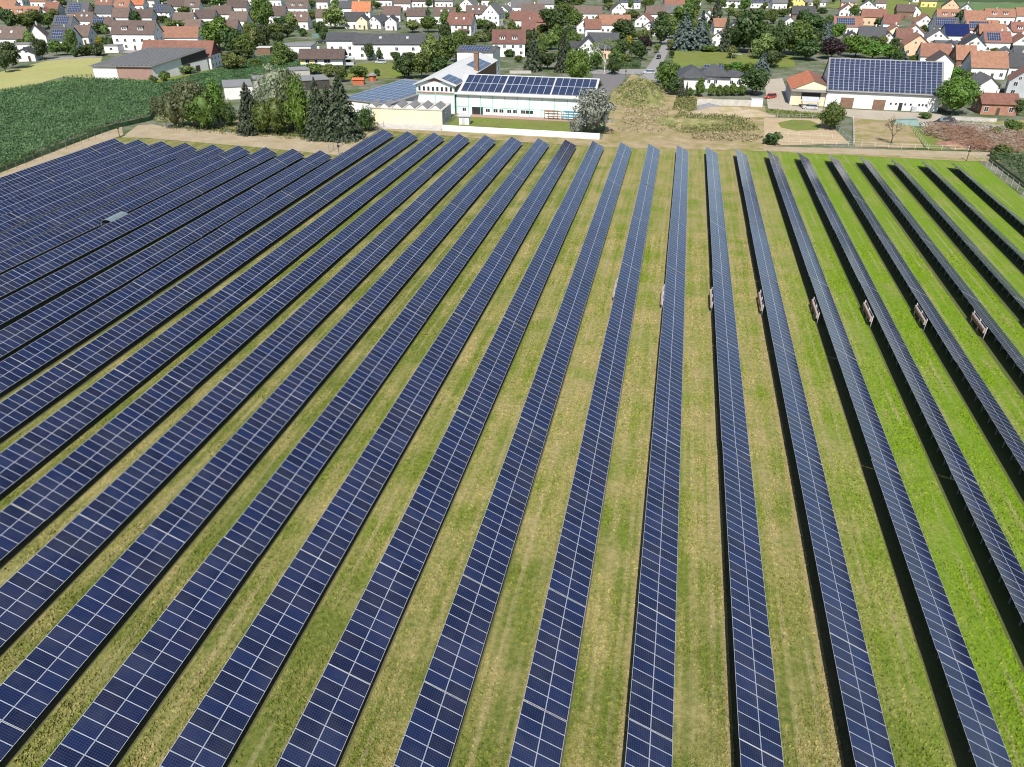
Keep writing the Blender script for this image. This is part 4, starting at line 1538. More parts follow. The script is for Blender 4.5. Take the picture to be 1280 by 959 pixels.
# hip-roofed bungalow
P0 = U(848, 111.5)
a = R_(4)
t = thing('bungalow', P0, a, 'white bungalow with dark hipped roofs and solar panels behind the thuja row', 'bungalow')
def hip(b, x0, x1, y0, y1, z, rise, mi=0):
    o_ = .6
    x0, x1, y0, y1 = x0 - o_, x1 + o_, y0 - o_, y1 + o_
    w, d = x1 - x0, y1 - y0
    k = min(w, d) / 2
    if w >= d:
        A, B = (x0 + k, (y0 + y1) / 2, z + rise), (x1 - k, (y0 + y1) / 2, z + rise)
        b.quad([(x0, y0, z), (x1, y0, z), B, A], mi)
        b.quad([(x1, y1, z), (x0, y1, z), A, B], mi)
        b.quad([(x0, y1, z), (x0, y0, z), A], mi)
        b.quad([(x1, y0, z), (x1, y1, z), B], mi)
    else:
        A, B = ((x0 + x1) / 2, y0 + k, z + rise), ((x0 + x1) / 2, y1 - k, z + rise)
        b.quad([(x0, y0, z), (x1, y0, z), A], mi)
        b.quad([(x1, y1, z), (x0, y1, z), B], mi)
        b.quad([(x0, y1, z), (x0, y0, z), A, B], mi)
        b.quad([(x1, y0, z), (x1, y1, z), B, A], mi)
    b.box(x0, x1, y0, y1, z - .2, z - .003, mi)
b = MB()
b.box(0, 9.0, 0, 16, -.1, 3.6)
b.box(9.003, 24.5, 7.5, 17, -.1, 3.1)
b.build('wall', 'white', t)
b = MB()
hip(b, 0, 9, 0, 16, 3.85, 3.0)
hip(b, 7, 18, 7, 17, 3.65, 3.4)
hip(b, 15, 24.5, 8, 17, 3.3, 2.0)
ro = b.build('roof', 'roof_slate', t)
up = Vector((0, 5.6, 3.4)).normalized()
solar_patch(ro, Vector((9.0, 6.6, 3.65)) + up * .9, (1, 0, 0), up, 7, 3, 1.0, 1.65, .1)
for x in (11, 13.4, 19, 21.5):
    put_window(t, x, 7.5, 1.0, 0, 1.2, 1.3)
for y in (4, 10):
    put_window(t, 9, 3.2, 1.0, math.pi / 2, 1.2, 1.3)
    break
b = MB()
b.box(9.1, 12.5, 3.0, 7.4, .0, .9)
b.build('terrace', 'white', t)
# ------------------------------------------------------------------ trees
def blob_core(g, rx, z0, z1, seg=10, ring=6):
    V, Q = [], []
    for j in range(ring + 1):
        th = math.pi * j / ring
        for i in range(seg):
            ph = 2 * math.pi * i / seg
            k = g.uniform(.75, 1.15)
            V.append((rx * k * math.sin(th) * math.cos(ph), rx * k * math.sin(th) * math.sin(ph), (z0 + z1) / 2 - (z1 - z0) / 2 * math.cos(th) * (.9 + .1 * k)))
    for j in range(ring):
        for i in range(seg):
            Q.append((j * seg + i, j * seg + (i + 1) % seg, (j + 1) * seg + (i + 1) % seg, (j + 1) * seg + i))
    return V, Q


def crown_mesh(seed, mat, K=30, m=60, ls=.05, z0=.12, shape=0., aspect=.65, core=.5, clump=(.13, .24), upbias=.35, droop=0.):
    """a crown one unit wide and one high: leaf clumps spread over an uneven volume, gaps between them"""
    g = np.random.default_rng(seed)
    C, N = [], []
    zc, rz = (1 + z0) / 2, (1 - z0) / 2
    lob = g.uniform(0, 6.28, 3)
    for k in range(K):
        d = g.normal(size=3)
        d[2] = d[2] * .9 + upbias * .6
        d /= np.linalg.norm(d)
        rr = g.uniform(.52, .86) if k % 4 else g.uniform(.2, .5)
        az = math.atan2(d[1], d[0])
        lo = 1 + .13 * math.sin(2 * az + lob[0]) + .09 * math.sin(3 * az + lob[1]) + g.normal(0, .06)
        cz = zc + d[2] * rr * rz
        wz = 1.0
        if shape > 0:           # narrower towards the top
            wz = 1 - shape * max(0, (cz - z0) / (1 - z0)) ** 1.2
        elif shape < 0:
            wz = 1 + shape * max(0, 1 - (cz - z0) / (1 - z0))
        c = np.array([d[0] * rr * .5 * lo * wz, d[1] * rr * .5 * lo * wz, cz])
        r = g.uniform(*clump)
        n = max(8, int(m * (r / .18) ** 2))
        e = g.normal(size=(n, 3))
        e[:, 2] = e[:, 2] * .8 + .25
        e /= np.linalg.norm(e, axis=1, keepdims=True)
        q = c + e * r * g.uniform(.72, 1.08, (n, 1)) * np.array([1, 1, .8])
        q[:, 2] -= droop * np.hypot(q[:, 0], q[:, 1]) * 2 * g.uniform(0, .2, n)
        C.append(q)
        N.append(e + g.normal(0, .45, (n, 3)) + np.array([0, 0, .2]))
    C, N = np.concatenate(C), np.concatenate(N)
    keep = (C[:, 2] > z0 * .45) & (C[:, 2] < 1.02)
    V, Q = leaf_quads(C[keep], N[keep], ls, aspect, g)
    if core:
        V2, Q2 = blob_core(g, .5 * core, z0 + .08, .86)
        Q = np.concatenate([Q, np.array(Q2) + len(V)])
        V = np.concatenate([V, np.array(V2)])
    return np_mesh('crown', V, Q, mat)


def conifer_mesh(seed, mat, tiers=17, ls=.05, z0=.04, power=.95, per=11, gap=.0):
    g = np.random.default_rng(seed)
    C, N = [], []
    for j in range(tiers):
        f = j / (tiers - 1)
        z = z0 + (1 - z0) * f
        R = .5 * (1 - f) ** power * g.uniform(.85, 1.1) + .015
        nb = max(4, int(per * (1 - f * .7)))
        a0 = g.uniform(0, 6.28)
        for b_ in range(nb):
            a = a0 + 6.283 * b_ / nb + g.normal(0, .15)
            rr = R * g.uniform(.75, 1.12)
            n = max(3, int(14 * rr / .5) + 2)
            t = np.linspace(.25, 1, n)
            x = np.cos(a) * rr * t
            y = np.sin(a) * rr * t
            zz = z - .10 * rr * 2 * t ** 1.5 + .02 * np.sin(t * 9) + g.normal(0, .006, n)
            for side in (-1, 0, 1):
                sp = side * .05 * t * (1.1 - f)
                C.append(np.stack([x - np.sin(a) * sp, y + np.cos(a) * sp, zz + (abs(side) - 1) * -.008], 1))
                N.append(np.stack([np.full(n, np.cos(a) * .5 - np.sin(a) * side * .6), np.full(n, np.sin(a) * .5 + np.cos(a) * side * .6), np.full(n, .8)], 1) + g.normal(0, .25, (n, 3)))
    C, N = np.concatenate(C), np.concatenate(N)
    V, Q = leaf_quads(C, N, ls, .6, g)
    # inner cone
    seg = 9
    V2 = [(.30 * math.cos(6.283 * i / seg), .30 * math.sin(6.283 * i / seg), z0) for i in range(seg)] + [(.01 * math.cos(6.283 * i / seg), .01 * math.sin(6.283 * i / seg), .93) for i in range(seg)]
    Q2 = [(i, (i + 1) % seg, seg + (i + 1) % seg, seg + i) for i in range(seg)]
    Q = np.concatenate([Q, np.array(Q2) + len(V)])
    V = np.concatenate([V, np.array(V2)])
    return np_mesh('crown', V, Q, mat)


def trunk_mesh(seed, mat='bark', r=.028, top=.62, limbs=6, spread=.3):
    rr = random.Random(seed)
    b = MB()
    p = Vector((0, 0, -.02))
    segs = 4
    for k in range(segs):
        q = Vector((rr.uniform(-.012, .012), rr.uniform(-.012, .012), top * (k + 1) / segs))
        b.tube(p, q, r * (1 - .6 * k / segs), r * (1 - .6 * (k + 1) / segs), 6)
        p = q
    for k in range(limbs):
        z = top * rr.uniform(.35, .95)
        a = rr.uniform(0, 6.28)
        L = spread * rr.uniform(.6, 1)
        m_ = Vector((math.cos(a) * L * .5, math.sin(a) * L * .5, z + .12))
        e = Vector((math.cos(a) * L, math.sin(a) * L, z + rr.uniform(.18, .3)))
        b.tube((0, 0, z), m_, r * .45, r * .3, 5)
        b.tube(m_, e, r * .3, r * .1, 5)
    return b.mesh('trunk', mat)


def sparse_mesh(seed, mat, n, ls, spread=.5, z0=.35):
    g = np.random.default_rng(seed)
    C, N = [], []
    for k in range(14):
        a = g.uniform(0, 6.28)
        L = spread * g.uniform(.4, 1)
        c = np.array([math.cos(a) * L * .8, math.sin(a) * L * .8, g.uniform(z0, .92)])
        q = c + g.normal(0, .09, (n // 14, 3))
        C.append(q)
        N.append(g.normal(size=q.shape) + np.array([0, 0, .4]))
    V, Q = leaf_quads(np.concatenate(C), np.concatenate(N), ls, .6, g)
    return np_mesh('crown', V, Q, mat)


CROWNS, TRUNKS = {}, {}


def variants(kind):
    if kind in CROWNS:
        return CROWNS[kind]
    mat = 'lf_' + kind
    if kind in ('b', 'l', 'd', 'p', 'B'):
        v = [crown_mesh(100 + 17 * q + ord(kind), mat, 34, 70, .046, shape=(.25, .1, .35)[q % 3]) for q in range(4)]
    elif kind in ('c', 's'):
        v = [conifer_mesh(300 + q + ord(kind), mat, power=(.8, .95, 1.1)[q % 3], ls=.05) for q in range(3)]
    elif kind == 'y':
        v = [crown_mesh(500, mat, 40, 70, .05, z0=.02, shape=.75)]
    elif kind in ('w',):
        v = [crown_mesh(600 + q, mat, 46, 90, .038, z0=.04, shape=.15) for q in range(2)]
    else:
        v = [crown_mesh(700, mat, 46, 90, .04, z0=.04)]
    CROWNS[kind] = v
    return v


HEDGE = {}


def bush_variants(kind):
    if kind not in HEDGE:
        HEDGE[kind] = [crown_mesh(800 + 7 * q + ord(kind), 'lf_' + kind, 30, 60, .062, z0=.0, shape=0., core=.6) for q in range(3)]
    return HEDGE[kind]


BIG = {
    'round': lambda: crown_mesh(41, 'lf_B', 120, 95, .026, z0=.02, shape=.12, core=.62, clump=(.08, .15)),
    'chestnut': lambda: crown_mesh(42, 'lf_B', 130, 95, .026, z0=.05, shape=.18, core=.62, clump=(.08, .15)),
    'silver': lambda: crown_mesh(43, 'lf_W', 120, 80, .025, z0=.03, shape=.22, core=.55, clump=(.07, .14)),
    'willow': lambda: crown_mesh(44, 'lf_w', 150, 90, .022, z0=.02, shape=.22, core=.58, clump=(.07, .13), droop=.6),
    'willow2': lambda: crown_mesh(45, 'lf_W2', 150, 90, .022, z0=.02, shape=.15, core=.58, clump=(.06, .12), droop=.6),
    'willow3': lambda: crown_mesh(46, 'lf_w', 90, 80, .027, z0=.02, shape=.15, core=.5, clump=(.08, .15), droop=.6),
    'ash': lambda: crown_mesh(47, 'lf_B', 80, 80, .030, z0=.02, shape=.3, core=.5, clump=(.09, .17)),
    'bushy': lambda: crown_mesh(48, 'lf_b', 90, 80, .028, z0=.02, shape=.2, core=.55, clump=(.08, .15)),
    'spruce': lambda: conifer_mesh(49, 'lf_c', tiers=30, ls=.030, power=.85, per=16),
    'spruce2': lambda: conifer_mesh(50, 'lf_c', tiers=30, ls=.030, power=.65, per=18),
    'darkbush': lambda: crown_mesh(51, 'lf_d', 80, 80, .03, z0=.02, shape=.2, core=.55, clump=(.09, .16)),
}
MAT['lf_W2'] = leaf_mat('leaves_white_willow', (.085, .105, .055), (.26, .28, .18), .2)


def tree(name, px, py, hpx, wpx, crown_me, trunk_me, lab=None, cat='tree', group='trees and bushes round the town', desc=None):
    s = ppm(px, py)
    p = U(px, py)
    d = PR(p.x, p.y, 0)
    dep = PITCH + math.atan((py - 479.5) / F_PX)
    wpx, hpx = (wpx * 1.15, hpx * 1.1) if lab is None else (wpx, hpx)
    w = wpx / s
    hm = max(1.0, (hpx - wpx * .5 * math.sin(dep)) / (s * math.cos(dep)))
    p = p + FWD * (w * .5)           # the pixel marks the near foot of the crown
    t = thing(name, p, rng.uniform(0, 6.28), lab, cat, group)
    t.scale = (w, w, hm)
    link('crown', crown_me, t)
    if trunk_me is not None:
        link('trunk', trunk_me, t)
    if lab is None:
        RECORDS.append([t, desc, px, py - hpx / 2, group, cat])
    return t


def tmesh(k):
    if not TRUNKS:
        for q in range(3):
            TRUNKS[q] = trunk_mesh(900 + q)
        TRUNKS['c'] = trunk_mesh(910, 'bark', .03, .9, 0)
        TRUNKS['bush'] = trunk_mesh(911, 'bark', .03, .5, 5, .3)
    return TRUNKS[k]


KINDN = dict(b='mid-green leafy tree', l='light green leafy tree', d='dark green leafy tree', c='dark conifer', s='blue-green spruce', p='purple-leaved tree', B='bright green leafy tree',
             y='lime yellow conical shrub', w='grey-green willow')
KINDO = dict(b='leafy_tree', l='leafy_tree', d='leafy_tree', B='leafy_tree', c='conifer', s='spruce', p='purple_tree', y='conical_shrub', w='willow')
# px, py: near foot of the crown; height and width in photo pixels; kind; lower case h: a bush
TREES = [
    (8, 41, 25, 20, 'd'), (31, 40, 22, 28, 'b'), (55, 36, 17, 20, 'b'), (10, 88, 30, 22, 'd'), (2, 92, 22, 16, 'd'), (50, 76, 24, 15, 'd'), (67, 71, 18, 16, 'b'), (81, 70, 16, 14, 'b'),
    (105, 71, 14, 18, 'dh'), (118, 71, 13, 16, 'dh'), (123, 57, 10, 11, 'yh'), (135, 62, 14, 20, 'dh'), (130, 46, 12, 9, 'l'), (155, 63, 11, 5, 'c'), (36, 6, 8, 10, 'd'),
    (168, 32, 15, 13, 'd'), (213, 42, 14, 20, 'l'), (226, 40, 12, 12, 'b'), (228, 22, 12, 18, 'b'), (243, 34, 10, 16, 'b'), (268, 66, 36, 38, 'B'), (290, 74, 34, 24, 'd'), (304, 76, 28, 24, 'b'),
    (316, 64, 24, 18, 'l'), (300, 78, 14, 26, 'dh'), (254, 73, 12, 9, 'b'), (257, 86, 15, 15, 'd'), (226, 94, 12, 21, 'lh'), (204, 103, 12, 12, 'bh'), (190, 105, 9, 9, 'bh'), (270, 11, 12, 24, 'b'),
    (291, 10, 11, 18, 'd'), (255, 9, 10, 14, 'd'), (196, 6, 8, 18, 'l'), (209, 32, 8, 10, 'b'), (282, 78, 12, 18, 'dh'), (318, 90, 14, 16, 'b'),
    (329, 40, 36, 22, 'b'), (343, 49, 18, 22, 'b'), (357, 47, 13, 16, 'd'), (329, 66, 30, 18, 'd'), (345, 56, 14, 18, 'd'), (416, 38, 28, 26, 'l'), (398, 39, 9, 9, 'dh'), (345, 31, 8, 8, 'd'),
    (461, 77, 20, 12, 'd'), (474, 76, 11, 8, 'd'), (410, 98, 15, 18, 'l'), (427, 104, 18, 14, 'b'), (446, 100, 15, 20, 'b'), (471, 96, 9, 6, 'dh'), (448, 73, 10, 9, 'l'), (434, 84, 12, 9, 'd'),
    (515, 42, 14, 18, 'l'), (534, 42, 18, 22, 'b'), (535, 27, 15, 7, 'c'), (494, 81, 14, 13, 'd'), (510, 78, 11, 15, 'd'), (504, 101, 25, 26, 'd'), (537, 93, 42, 24, 'l'), (556, 88, 36, 26, 'b'),
    (571, 80, 34, 22, 'b'), (526, 100, 30, 22, 'b'), (549, 98, 22, 26, 'd'), (585, 66, 16, 14, 'b'), (598, 37, 11, 16, 'bh'), (560, 46, 8, 7, 'dh'), (637, 72, 9, 11, 'dh'), (628, 31, 8, 8, 'yh'),
    (510, 25, 9, 9, 'b'), (590, 54, 8, 12, 'bh'), (600, 49, 8, 12, 'bh'), (609, 44, 8, 12, 'bh'), (580, 60, 9, 12, 'bh'), (546, 5, 6, 16, 'b'), (604, 6, 7, 14, 'b'),
    (690, 46, 30, 32, 'd'), (706, 30, 22, 22, 'b'), (722, 10, 12, 26, 'b'), (718, 38, 22, 20, 'b'), (667, 91, 44, 24, 'c'), (703, 92, 42, 18, 'c'), (688, 64, 20, 22, 'l'), (717, 66, 24, 18, 'b'),
    (685, 89, 20, 22, 'd'), (745, 88, 22, 14, 'b'), (780, 56, 26, 30, 'd'), (787, 62, 15, 11, 'yh'), (774, 79, 26, 24, 'd'), (796, 76, 22, 16, 'd'), (652, 104, 8, 10, 'dh'), (684, 102, 6, 5, 'bh'),
    (648, 79, 8, 11, 'b'), (756, 30, 10, 22, 'l'), (772, 29, 10, 22, 'b'), (790, 27, 12, 18, 'b'), (748, 18, 10, 14, 'd'), (697, 10, 12, 18, 'd'), (645, 12, 10, 16, 'b'), (712, 52, 16, 14, 'd'),
    (678, 66, 16, 14, 'b'), (735, 90, 12, 14, 'd'), (806, 60, 22, 16, 'l'), (827, 58, 30, 24, 'd'), (838, 50, 24, 16, 'l'), (855, 38, 26, 26, 'b'), (808, 64, 16, 16, 'p'), (803, 76, 16, 13, 'd'),
    (822, 67, 11, 10, 'l'), (858, 65, 42, 36, 's'), (878, 65, 41, 34, 's'), (896, 36, 34, 18, 'c'), (907, 66, 38, 17, 'c'), (923, 66, 24, 20, 'd'), (942, 70, 48, 40, 'd'), (956, 76, 28, 26, 'l'),
    (955, 96, 26, 26, 's'), (833, 118, 34, 22, 'b'), (827, 106, 24, 12, 'd'), (845, 121, 20, 20, 'd'), (852, 123, 22, 9, 'c'), (858, 123, 17, 7, 'c'), (875, 122, 22, 11, 'y2'), (890, 121, 15, 10, 'y2'),
    (899, 121, 13, 9, 'y2'), (908, 121, 13, 10, 'y2'), (917, 121, 15, 11, 'y2'), (928, 121, 13, 12, 'y2'), (863, 121, 10, 7, 'y2'), (945, 122, 32, 32, 'd'), (889, 66, 8, 18, 'bh'), (917, 74, 14, 14, 'l'),
    (845, 91, 10, 12, 'bh'), (907, 90, 9, 18, 'Bh'), (924, 92, 12, 18, 'Bh'), (938, 94, 14, 16, 'Bh'), (838, 64, 12, 9, 'l'), (840, 73, 9, 6, 'd'), (932, 16, 16, 15, 'b'), (915, 20, 9, 14, 'l'),
    (950, 20, 10, 8, 's'), (870, 16, 9, 14, 'd'), (925, 26, 10, 14, 'l'), (962, 72, 30, 22, 'd'), (977, 75, 36, 28, 'd'), (1000, 72, 38, 34, 'b'), (1016, 54, 30, 34, 'd'), (1012, 78, 24, 32, 'd'),
    (1036, 52, 22, 20, 's'), (1045, 76, 24, 28, 'p'), (1049, 52, 20, 18, 'B'), (1075, 74, 26, 28, 'B'), (1098, 78, 22, 34, 'B'), (1116, 76, 18, 20, 'b'), (1131, 79, 15, 22, 's'), (1070, 23, 14, 13, 'b'),
    (982, 22, 9, 16, 'b'), (967, 86, 18, 24, 'd'), (963, 50, 16, 16, 'b'), (992, 62, 18, 16, 'd'), (967, 26, 12, 14, 'b'), (1148, 82, 12, 16, 'B'), (1195, 100, 14, 22, 'B'), (1157, 43, 10, 11, 'b'),
    (1136, 49, 10, 9, 'b'), (1200, 39, 10, 9, 's'), (1248, 68, 7, 13, 'l'), (1265, 94, 9, 13, 'l'), (1245, 116, 11, 12, 'd'), (1270, 28, 9, 10, 'd'), (1222, 95, 9, 13, 'd'), (1274, 146, 18, 16, 'd'),
    (1246, 171, 11, 13, 'bh'), (1271, 170, 17, 22, 'b'), (1256, 200, 17, 21, 'bh'), (1212, 100, 10, 16, 'b'), (1120, 30, 9, 12, 'l'), (1125, 80, 14, 14, 'd'), (1160, 150, 8, 14, 'bh'), (968, 184, 17, 18, 'dh'),
    (1006, 10, 6, 14, 'b'), (1085, 6, 6, 12, 'd'), (760, 8, 9, 14, 'd'), (890, 6, 9, 14, 'b'), (812, 10, 9, 16, 'b'), (776, 48, 14, 12, 'b'), (1232, 116, 8, 9, 'd'), (1060, 66, 12, 14, 'b'),
    (93, 72, 12, 9, 'dh'), (145, 52, 9, 9, 'b'), (222, 10, 8, 12, 'b'), (320, 8, 10, 14, 'd'), (398, 22, 8, 8, 'd'), (470, 12, 8, 10, 'b'), (540, 32, 9, 10, 'b'), (600, 16, 8, 8, 'd'),
]
# bushes and small trees in the gardens, wherever no house stands in the way
_boxes = [(q[0] - q[2] * .5 - 2, q[0] + q[2] * .5 + 2, q[1] - 22, q[1] + 1) for q in HOUSES] + [(345, 395, 48, 74), (405, 555, 30, 78), (370, 450, 55, 92), (110, 285, 45, 105), (145, 210, 30, 66),
          (510, 640, 58, 140), (715, 775, 36, 76), (795, 840, 40, 104), (838, 950, 62, 115), (960, 1190, 68, 170), (430, 520, 78, 130), (0, 130, 66, 130), (640, 740, 86, 120), (1085, 1200, -5, 24), (1190, 1280, -5, 28)]
_more = []
_try = 0
while len(_more) < 150 and _try < 40000:
    _try += 1
    x, y = rng.uniform(0, 1280), rng.uniform(3, 66 if rng.random() < .8 else 96)
    if any(b_[0] < x < b_[1] and b_[2] < y < b_[3] for b_ in _boxes) or any(math.hypot(x - q[0], (y - q[1]) * 2) < 9 for q in _more + TREES):
        continue
    s_ = ppm(x, y)
    _more.append((x, y, s_ * rng.uniform(3, 9), s_ * rng.uniform(4, 8), rng.choice(['bh', 'dh', 'b', 'd', 'b', 'l', 'dh', 'lh', 'b'])))
TREES += _more
for k, (px, py, hp, wp, kd) in enumerate(TREES):
    bush = kd.endswith('h')
    if kd == 'y2':
        CROWNS.setdefault('y2', [crown_mesh(520 + q, 'lf_b', 40, 70, .055, z0=.0, shape=.7) for q in range(2)])
        tree('thuja', px, py, hp, wp, CROWNS['y2'][k % 2], tmesh('c'), None, 'thuja', 'thuja row before the bungalow', 'green pointed thuja')
        continue
    c = kd[0]
    if bush:
        if c == 'y':
            tree('conical_shrub', px, py, hp, wp, variants('y')[0], tmesh('bush'), None, 'shrub', desc=KINDN['y'])
        else:
            tree('bush', px, py, hp, wp, bush_variants(c)[k % 3], tmesh('bush'), None, 'bush', desc=dict(b='mid-green rounded bush', d='dark green rounded bush', l='light green rounded bush', B='bright green rounded bush')[c])
    else:
        v = variants(c)
        tree(KINDO[c], px, py, hp, wp, v[k % len(v)], tmesh('c' if c in 'cs' else k % 3), None, 'conifer' if c in 'cs' else 'tree', desc=KINDN[c])

# the large trees near the field
G_ = 'large trees beside the solar field'
tree('silver_tree', 743, 174, 64, 64, BIG['silver'](), tmesh(0), 'broad silver-leaved tree at the end of the white garden wall', 'tree', G_)
tree('silver_bush', 722, 171, 26, 22, CROWNS.setdefault('sb', [crown_mesh(53, 'lf_W', 50, 70, .036, z0=.0, core=.5, clump=(.1, .18))])[0], tmesh('bush'), 'small silver bush leaning against the big silver-leaved tree', 'bush', G_)
tree('round_tree', 722, 109, 48, 42, BIG['round'](), tmesh(1), 'dense round bright green tree between factory roof and car park', 'tree', G_)
tree('chestnut_tree', 1203, 149, 55, 52, BIG['chestnut'](), tmesh(2), 'huge bright green tree at the end of the solar-roofed barn', 'tree', G_)
tree('willow', 232, 166, 70, 62, BIG['willow'](), tmesh(0), 'wide grey-green willow beside the big maize field', 'tree', G_)
tree('willow', 193, 147, 27, 20, BIG['willow3'](), tmesh(1), 'small pale willow at the corner of the big maize field', 'tree', G_)
tree('willow', 268, 158, 56, 36, BIG['ash'](), tmesh(2), 'yellow-green tree touching the wide grey-green willow', 'tree', G_)
tree('leafy_bush', 283, 161, 30, 26, BIG['darkbush'](), tmesh('bush'), 'dark rounded bush in the gap between the two willow groups', 'bush', G_)
tree('willow', 342, 168, 88, 80, BIG['willow2'](), tmesh(0), 'tall whitish willow standing above the dark conifers', 'tree', G_)
tree('conifer', 310, 171, 62, 36, BIG['spruce2'](), tmesh('c'), 'dark conifer before the whitish willow on its maize side', 'conifer', G_)
tree('leafy_tree', 344, 173, 52, 42, BIG['bushy'](), tmesh(1), 'mid-green bushy tree at the foot of the whitish willow', 'tree', G_)
tree('leafy_tree', 373, 175, 76, 38, BIG['ash'].__call__(), tmesh(2), 'slim bright green tree between whitish willow and dark spruces', 'tree', G_)
tree('spruce', 396, 178, 74, 42, BIG['spruce'](), tmesh('c'), 'dark spruce next to the slim bright green tree', 'spruce', G_)
tree('spruce', 424, 180, 82, 54, BIG['spruce'](), tmesh('c'), 'broad dark spruce at the corner of the dirt track', 'spruce', G_)
tree('spruce', 410, 177, 64, 44, BIG['spruce2'](), tmesh('c'), 'dark spruce crowded between the two taller spruces', 'spruce', G_)
tree('leafy_tree', 326, 172, 46, 34, BIG['bushy'](), tmesh(1), 'mid-green bush between the dark conifer and the bushy tree', 'tree', G_)
tree('leafy_tree', 362, 168, 82, 42, BIG['willow3'](), tmesh(0), 'grey-green tree crowding the whitish willow on its spruce side', 'tree', G_)
tree('leafy_tree', 250, 167, 52, 44, BIG['bushy'](), tmesh(0), 'darker green tree leaning into the wide grey-green willow', 'tree', G_)
tree('leafy_tree', 212, 164, 50, 40, BIG['willow3'](), tmesh(1), 'grey-green tree on the maize side of the wide willow', 'tree', G_)
tree('leafy_tree', 456, 168, 34, 28, BIG['darkbush'](), tmesh(1), 'dark round tree in front of the cream-walled workshop', 'tree', G_)
tree('leafy_bush', 1044, 166, 40, 38, BIG['bushy'](), tmesh('bush'), 'large dark bush between the two paddocks by the barn', 'bush', G_)
tree('leafy_tree', 509, 123, 20, 14, variants('d')[1], tmesh(1), 'small tree against the grey side of the solar-roofed shed', 'tree', G_)

# birch with a white trunk, and the thinly leaved apple tree
def open_tree(name, px, py, hpx, wpx, bark, leaf, seed, n, lab, ls):
    s = ppm(px, py)
    p = U(px, py)
    hm, w = hpx / s, wpx / s
    t = thing(name, p, 0, lab, 'tree', G_)
    rr = random.Random(seed)
    b = MB()
    tips = []

    def grow(p, d, L, r, k):
        q = p + d * L
        b.tube(p, q, r, r * .65, 6)
        if k == 0:
            tips.append(q)
            return
        for _ in range(3):
            e = (d + Vector((rr.uniform(-1, 1), rr.uniform(-1, 1), rr.uniform(-.3, .5))) * .75).normalized()
            grow(q, e, L * rr.uniform(.55, .8), r * .6, k - 1)
    grow(Vector((0, 0, -.1)), Vector((.04, 0, 1)), hm * .34, w * .019, 4)
    b.build('trunk', bark, t)
    g = np.random.default_rng(seed)
    T = np.array([tuple(x) for x in tips])
    pick = T[g.integers(0, len(T), n)] + g.normal(0, w * .05, (n, 3))
    V, Q = leaf_quads(pick, g.normal(size=(n, 3)) + np.array([0, -.2, .5]), ls, .6, g)
    link('crown', np_mesh('crown', V, Q, leaf), t)
    return t


open_tree('birch', 755, 93, 42, 26, 'birch', 'lf_l', 5, 900, 'birch with white trunk standing by the car park', .22)
open_tree('apple_tree', 1113, 181, 31, 42, 'bark', 'lf_straw', 8, 500, 'half-bare fruit tree with forked trunk in the small paddock', .16)
open_tree('leafless_tree', 606, 64, 22, 28, 'bark', 'lf_straw', 9, 120, 'nearly leafless pale tree behind the factory tower', .2)
# ------------------------------------------------------------------ walls, fences, heaps, vehicles and yard things
def wall_run(name, pts, h, th, mat, lab, cat='wall', cap=None):
    """a wall along world points"""
    p0 = Vector((pts[0][0], pts[0][1], 0))
    t = thing(name, p0, 0, lab, cat)
    b, c = MB(), MB()
    for a_, b_ in zip(pts[:-1], pts[1:]):
        A, B = Vector((a_[0], a_[1], 0)) - p0, Vector((b_[0], b_[1], 0)) - p0
        d = (B - A).normalized()
        n = Vector((-d.y, d.x, 0)) * th / 2
        z = Vector((0, 0, 1))
        b.hexa([A - n - z * .1, B - n - z * .1, B + n - z * .1, A + n - z * .1, A - n + z * h, B - n + z * h, B + n + z * h, A + n + z * h])
        n2 = n * 1.3
        c.hexa([A - n2 + z * (h + .003), B - n2 + z * (h + .003), B + n2 + z * (h + .003), A + n2 + z * (h + .003), A - n2 + z * (h + .08), B - n2 + z * (h + .08), B + n2 + z * (h + .08), A + n2 + z * (h + .08)])
    b.build('wall_body', mat, t)
    c.build('coping', cap or mat, t)
    return t


wall_run('garden_wall', [(-62.3, 205.7), (-18.9, 205.1)], 1.45, .25, 'white', 'low white garden wall between factory lawn and solar field')
# concrete panel wall of the bungalow garden
P0, P1 = U(871, 131.5), U(940, 133)
d = (P1 - P0).normalized()
a = math.atan2(d.y, d.x)
t = thing('panel_wall', P0, a, 'grey concrete panel wall behind the gravel heap', 'wall')
n = 9
Lp = (P1 - P0).length / n
for k in range(n):
    b = MB()
    b.box(k * Lp + .06, (k + 1) * Lp - .06, -.05, .05, -.1, 1.9)
    b.build('panel', 'concrete', t)
    b = MB()
    b.box(k * Lp - .055, k * Lp + .055, -.09, .09, -.1, 2.0)
    b.build('post', 'concrete', t)
t = thing('container', U(938, 133), a, 'white container box at the end of the concrete panel wall', 'container')
b = MB()
b.box(0, 3.6, -.4, 2.0, 0, 2.2)
b.build('body', 'white', t)
b = MB()
b.box(-.05, 3.65, -.45, 2.05, 2.203, 2.3)
b.build('lid', 'grey_wall', t)
P0 = U(640, 93)
wall_run('garden_wall', [(U(637, 92).x, U(637, 92).y), (U(664, 92).x, U(664, 92).y)], 1.0, .2, 'concrete', 'grey concrete wall along the lawn behind the factory')
wall_run('green_fence', [(U(390, 47).x, U(390, 47).y), (U(412, 47).x, U(412, 47).y)], 1.9, .1, 'tarp', 'dark green screen fence beside the long white hall', 'fence')
wall_run('green_fence', [(U(548, 49).x, U(548, 49).y), (U(590, 49).x, U(590, 49).y)], 1.6, .1, 'tarp', 'dark green screen fence in front of the balcony house', 'fence')

